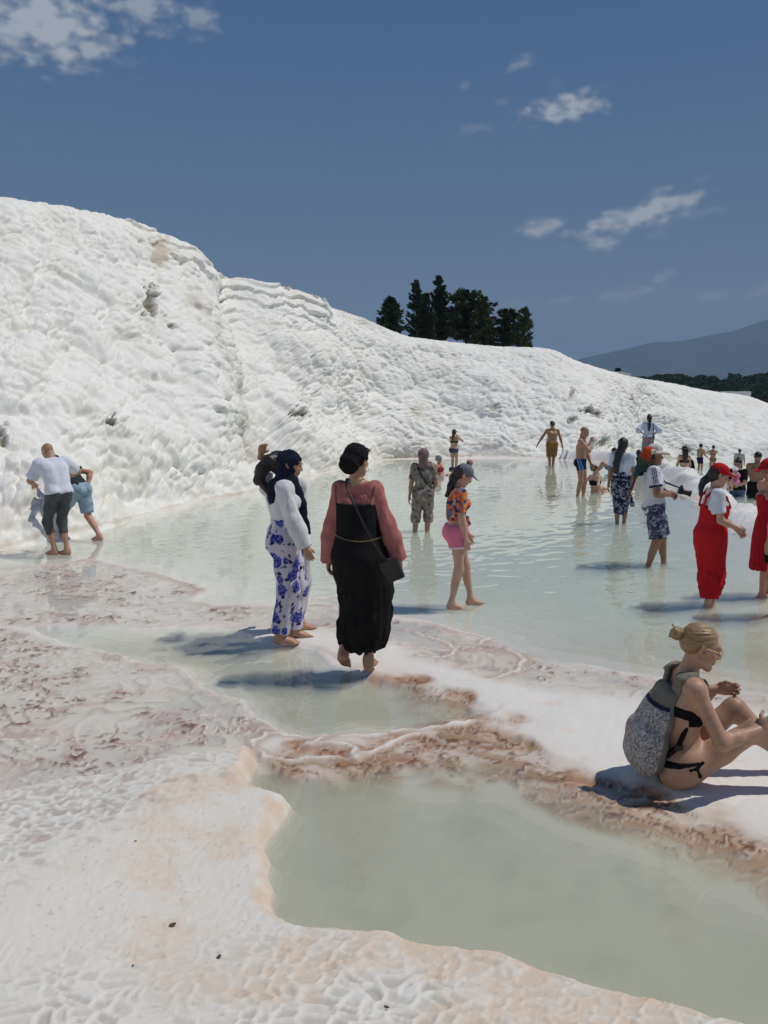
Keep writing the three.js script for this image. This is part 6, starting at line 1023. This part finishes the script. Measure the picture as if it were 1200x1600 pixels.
  for (const q of [-1, 1]) { const e = new THREE.SphereGeometry(0.007, 10, 8); e.translate(...at(-0.01 + q * 0.036, 0.25, 0.078)); mesh('eye', e, dark, p); piece(p, 'foot', [cap(at(q * 0.025, 0.03, 0.01), at(q * 0.025, -0.005, 0.03), 0.011, 0.009), cap(at(q * 0.025, -0.005, 0.03), at(q * 0.03, -0.012, 0.055), 0.008, 0.006), cap(at(q * 0.025, -0.005, 0.03), at(q * 0.03, -0.012, 0.0), 0.008, 0.006)], plain(0.05, 0.045, 0.045), { cell: 0.005, k: 0.005 }); }
}
// woman with the wide black hat, beyond the dam
{
  const F = figure({ label: 'long-haired woman in a wide dark hat seen from behind beyond the dam', at: wade(1066, 789, -1.07), turn: 178 * deg, H: 1.66, fem: 1, skin: SKIN.fair, cell: 0.014, headCell: 0.009, hand: { L: [0.25, 0.8, 0.1], R: [-0.25, 0.8, 0.1] } });
  swimBand(F, black, -0.06, 0.02); trouser(F, plain(0.05, 0.05, 0.06), 0.5, { top: 0.05 });
  longHair(F, [0.022, 0.013, 0.010], from(F, F.J.neck, [0, 0.10, -0.07], [0, -0.05, -0.13], [0.0, -0.22, -0.135]), 0.10, 0.055, { r: 1.08 }); rimHat(F, plain(0.035, 0.04, 0.045), 0.20, 0, { cell: 0.009 });
  const b = worn(F, 'backpack', 'black bag hanging beside the woman in the wide dark hat', 'bag'); piece(b, 'sack', [cap([-0.27, 1.16, 0.10], [-0.30, 0.95, 0.10], 0.075, 0.095)], black, { cell: 0.012 }); piece(b, 'strap', chain([[-0.16, 1.36, 0.0], [-0.22, 1.30, 0.09], [-0.27, 1.18, 0.10]], 0.015, 0.015), black, { cell: 0.01 });
}
// woman in red dungarees
{
  const F = figure({ label: 'woman in long red dungarees, white T-shirt and red cap with black ponytail', at: wade(1108, 944), turn: 82 * deg, H: 1.64, fem: 1, skin: SKIN.fair, cell: 0.012, headCell: 0.006, clothCell: 0.0085, handCell: 0.0045, spine: [0, 1, -0.06], upper: [0, 1, 0.05], neckDir: [0, 0.42, 0.26], headPitch: 0.32, hand: { R: [-0.12, 1.0, 0.235], L: [0.0, 0.97, 0.26] }, elbow: { R: [-0.5, -1, -0.5], L: [0.6, -1, -0.2] }, curl: { R: 0.9, L: 0.8 }, palm: { R: [0.8, -0.3, 0], L: [-0.8, 0.3, 0] }, thumb: { R: [0, 1, 0], L: [0, 1, 0] }, foot: { R: [-0.06, 0, -0.05, -0.1], L: [0.07, 0, 0.05, 0.1] } });
  const J = F.J, s = J.s, red = plain(0.50, 0.018, 0.022, 0.06);
  tee(F, plain(0.68, 0.69, 0.74, 0.03), { lo: 0.24, sleeve: 0.72, e: 0.009, flare: 0.016 });
  F.wear('dungarees', [loft([[0.20, 0, 0.0, 0.12, 0.09], [0.25, 0, 0.0, 0.145, 0.108], [0.36, 0, 0.01, 0.162, 0.130], [0.50, 0, 0.01, 0.172, 0.142], [0.68, 0, -0.01, 0.192, 0.158], [0.82, 0, -0.02, 0.212, 0.178], [0.94, 0, -0.025, 0.208, 0.180], [1.06, 0, -0.012, 0.170, 0.146], [1.16, 0, 0.008, 0.172, 0.154], [1.25, 0, 0.012, 0.172, 0.155]].map(r => r.map(v => v * s)))], red, { cell: 0.0085, k: 0.03, swell: (x, y, z) => { const lo = sst(0.75, 0.4, y), a = Math.atan2(x, z); return 0.012 * lo * n2(a * 3 + 2, y * 7 + a) + 0.008 * lo * n2(a * 6, y * 12 - 2 * a) + 0.012 * Math.exp(-(((y - 0.42 - 0.06 * Math.sin(a * 2)) / 0.05) ** 2)) + 0.004 * n2(a * 5, y * 5); } });
  for (const q of [-1, 1]) F.wear('shoulder_strap', chain([[q * 0.10, 1.23, -0.135], [q * 0.108, 1.34, -0.112], [q * 0.110, 1.412, -0.045], [q * 0.108, 1.41, 0.02], [q * 0.10, 1.34, 0.105], [q * 0.09, 1.23, 0.150]].map(v => vmul(v, s)), 0.018, 0.018, { flat: [[0, 0.3, 1], 1.6] }), red, { cell: 0.007, k: 0.01 });
  longHair(F, [0.014, 0.011, 0.011], from(F, J.neck, [0, 0.12, -0.06], [0.0, 0.08, -0.115], [-0.01, 0.02, -0.145], [-0.01, -0.07, -0.155]), 0.046, 0.02, { cell: 0.007 }); ballCap(F, plain(0.45, 0.015, 0.02, 0.08), { cell: 0.0065 });
}
// couple with a baby beyond the dam
{
  const F = figure({ label: 'woman in black T-shirt and jeans holding a baby beyond the dam', at: wade(1149, 822, -0.75), turn: -42 * deg, H: 1.66, fem: 1, skin: SKIN.fair, cell: 0.013, headCell: 0.007, headPitch: 0.35, headYaw: 0.1, neckDir: [0, 0.4, 0.25], hand: { L: [0.02, 1.02, 0.26], R: [-0.10, 1.12, 0.27] }, elbow: { L: [0.8, -0.6, -0.3], R: [-0.8, -0.6, -0.3] }, handDir: { L: [-0.9, 0.1, 0.1], R: [0.9, 0.1, 0.1] } });
  tee(F, black, { lo: -0.02, sleeve: 0.75 }); trouser(F, plain(0.09, 0.13, 0.20, 0.2), 1.9, { e: 0.010, flare: 0 }); shortHair(F, [0.018, 0.013, 0.012], { r: 1.04 });
  F.wear('hair_knot', [ell(F.J.at(0, 0.13, -0.05), [0.045, 0.04, 0.045], F.J.hF)], hairCol(0.018, 0.013, 0.012), { mat: hairMat, cell: 0.009 }); glasses(F, 0.027, new THREE.MeshStandardMaterial({ color: 0x111111, roughness: 0.4 }), lensMat);
  const o = F.o, q = vadd(o.at, [-0.17, 0.92, 0.25]);
  const B = figure({ label: 'baby in white and pink clothes held in the arms of the woman in black', at: q, turn: -70 * deg, H: 0.72, headScale: 1.55, skin: SKIN.pale, cell: 0.010, headCell: 0.007, girth: 1.25, pelvis: [0, 0.45, 0], hand: { L: [0.2, 0.9, 0.3], R: [-0.2, 0.9, 0.3] }, foot: { L: [0.15, 0, 0.35, 0], R: [-0.15, 0, 0.30, 0] } });
  tee(B, (x, y, z) => y > 0.42 ? [0.66, 0.62, 0.64] : [0.62, 0.22, 0.30], { lo: -0.1, sleeve: 1.3, e: 0.012 }); trouser(B, plain(0.62, 0.24, 0.32), 0.9, { e: 0.012 }); B.wear('sun_bonnet', [ell(B.J.at(0, 0.05, -0.01), [0.058, 0.055, 0.062], B.J.hF), ell(B.J.at(0, 0.045, 0.02), [0.085, 0.010, 0.09], B.J.hF)], plain(0.66, 0.64, 0.66), { cell: 0.007 });
  const M = figure({ label: 'bare-chested man in black shorts looking down beyond the dam', at: wade(1178, 818, -0.75), turn: -16 * deg, H: 1.80, skin: [0.33, 0.185, 0.115], cell: 0.013, headCell: 0.007, headPitch: 0.5, neckDir: [0, 0.4, 0.25], beard: 0.5, hand: { L: [0.22, 0.95, 0.14], R: [-0.27, 0.82, 0.06] }, foot: { L: [0.12, 0, 0, 0.2], R: [-0.12, 0, 0.05, -0.2] } });
  trouser(M, plain(0.014, 0.014, 0.016), 0.85, { top: 0.06, e: 0.02, flare: 0.02 }); shortHair(M, [0.013, 0.010, 0.010], { r: 1.05 });
  const b = worn(M, 'backpack', 'black backpack slung on the shoulder of the bare-chested man', 'backpack'), s = M.J.s; piece(b, 'sack', [cap([0.28 * s, 1.10 * s, 0.02], [0.30 * s, 0.90 * s, 0.03], 0.10, 0.12), ball([0.32 * s, 0.94 * s, 0.10], 0.07)], black, { cell: 0.012, swell: wrinkle(14, 0.006) }); piece(b, 'strap', chain([[0.13 * s, 1.42 * s, -0.02], [0.16 * s, 1.38 * s, 0.09], [0.22 * s, 1.2 * s, 0.10]], 0.022, 0.02), black, { cell: 0.01 });
}
// far bathers in the lower pool
{
  const A = figure({ label: 'distant bather in dark trunks and cap standing in the lower pool', at: wade(1093, 734, LOW), turn: 120 * deg, H: 1.74, skin: SKIN.tan, cell: 0.022, headCell: 0.012, handCell: 0.009, hand: { R: [-0.2, 1.0, 0.3], L: [0.2, 1.0, 0.3] } }); briefs(A, plain(0.02, 0.025, 0.06), 0.05, 0.6, 'swim_trunks'); shortHair(A, [0.02, 0.015, 0.012], { cell: 0.012 }); ballCap(A, black, { cell: 0.012 });
  const B = figure({ label: 'distant woman with bent elbows standing in the lower pool', at: wade(1113, 735, LOW), turn: 178 * deg, H: 1.68, fem: 1, skin: SKIN.tan, cell: 0.022, headCell: 0.012, handCell: 0.009, hand: { R: [-0.08, 1.32, 0.2], L: [0.08, 1.32, 0.2] }, elbow: { R: [-1, -0.2, 0], L: [1, -0.2, 0] } }); briefs(B, plain(0.25, 0.13, 0.09), 0.04, 0.1); swimBand(B, plain(0.25, 0.13, 0.09), -0.05, 0.02); shortHair(B, [0.03, 0.02, 0.015], { cell: 0.012 });
  const C = figure({ label: 'distant person in pale shirt standing in the lower pool', at: wade(1154, 741, LOW), turn: 160 * deg, H: 1.62, skin: SKIN.tan, cell: 0.022, headCell: 0.012, handCell: 0.009 }); tee(C, plain(0.5, 0.47, 0.40), { sleeve: 0.7 }); briefs(C, plain(0.1, 0.1, 0.1), 0.04, 0.8, 'shorts'); shortHair(C, [0.02, 0.016, 0.014], { cell: 0.012 });
}
// people cut by the right edge
{
  const F = figure({ label: 'woman in red dress, red cap and sunglasses at the right edge of the pool', at: wade(1196, 929), turn: -78 * deg, H: 1.62, fem: 1, skin: SKIN.red, cell: 0.013, headCell: 0.006, clothCell: 0.009, headPitch: 0.35, neckDir: [0, 0.42, 0.26], hand: { R: [-0.16, 0.86, 0.0], L: [0.16, 0.86, 0.04] }, foot: { L: [0.07, 0, 0.10, 0], R: [-0.08, 0, -0.12, 0] } });
  const s = F.J.s, red = plain(0.42, 0.016, 0.028, 0.08); F.wear('dress', [loft([[0.38, 0, 0.0, 0.20, 0.195], [0.50, 0, 0, 0.20, 0.19], [0.75, 0, 0, 0.195, 0.18], [0.92, 0, -0.01, 0.185, 0.165], [1.05, 0, 0, 0.15, 0.13], [1.18, 0, 0.01, 0.16, 0.145], [1.27, 0, 0.02, 0.158, 0.14]].map(r => r.map(v => v * s)))], red, { swell: (x, y, z) => 0.012 * sst(1.0, 0.5, y) * n2(Math.atan2(x, z) * 5, y * 1.5) }); ballCap(F, red, { cell: 0.0065 }); glasses(F, 0.026, new THREE.MeshStandardMaterial({ color: 0x222222, roughness: 0.4 }), lensMat);
  shortHair(F, [0.03, 0.02, 0.015], { r: 1.02 });
  const K = figure({ label: 'black-haired bare-armed woman just entering at the right edge beside the red dress', at: wade(1222, 960), turn: 200 * deg, H: 1.70, fem: 1, skin: SKIN.tan, cell: 0.013, headCell: 0.008, hand: { L: [0.22, 0.80, 0.02], R: [-0.22, 0.82, 0.02] } });
  tee(K, plain(0.25, 0.02, 0.03), { sleeve: 0.15, lo: -0.02 }); trouser(K, black, 0.7); longHair(K, [0.012, 0.010, 0.010], from(K, K.J.neck, [0.02, 0.10, -0.06], [0.04, -0.04, -0.10], [0.05, -0.16, -0.11]), 0.09, 0.06, { r: 1.08 });
}
// ---------- a few dry leaves on the bank ----------
{
  const m = new THREE.MeshStandardMaterial({ color: new THREE.Color().setRGB(0.10, 0.06, 0.035), roughness: 0.9, side: THREE.DoubleSide });
  const spots = [[270, 1447, 0.014, 0.4, 'small curled brown leaf on the peach-tinted bank left of the near pool'], [342, 1497, 0.011, 1.2, 'dark folded leaf lying lower on the bank among the ripples'], [208, 1510, 0.005, 2.0, 'tiny dark scrap on the smooth white part of the bank'], [604, 1576, 0.010, 2.6, 'dark upright leaf fragment at the bottom of the rippled bank'], [212, 1315, 0.006, 0.9, 'tiny dark twig on the white slope above the near pool']];
  for (const [px, py, r, a, label] of spots) {
    let p = onLevel(px, py, 0.1); for (let i = 0; i < 6; i++) p = onLevel(px, py, ground(p[0], p[2]));
    const g = new THREE.PlaneGeometry(r * 2, r, 8, 4), q = g.attributes.position;
    for (let i = 0; i < q.count; i++) { const x = q.getX(i) / r, y = q.getY(i) / r, w = Math.sqrt(Math.max(0, 1 - x * x)); q.setXYZ(i, x * r, r * (0.12 + 0.5 * y * y * 2 + 0.25 * x * x + 0.08 * n2(x * 3, y * 3 + a)), y * r * w * 1.4); }
    g.computeVertexNormals(); const o = mesh(numbered('dry_leaf'), g, m, scene); o.position.set(p[0], p[1] + 0.002, p[2]); o.rotation.y = a; tag(o, label, 'leaf');
  }
}
renderer.render(scene, camera);
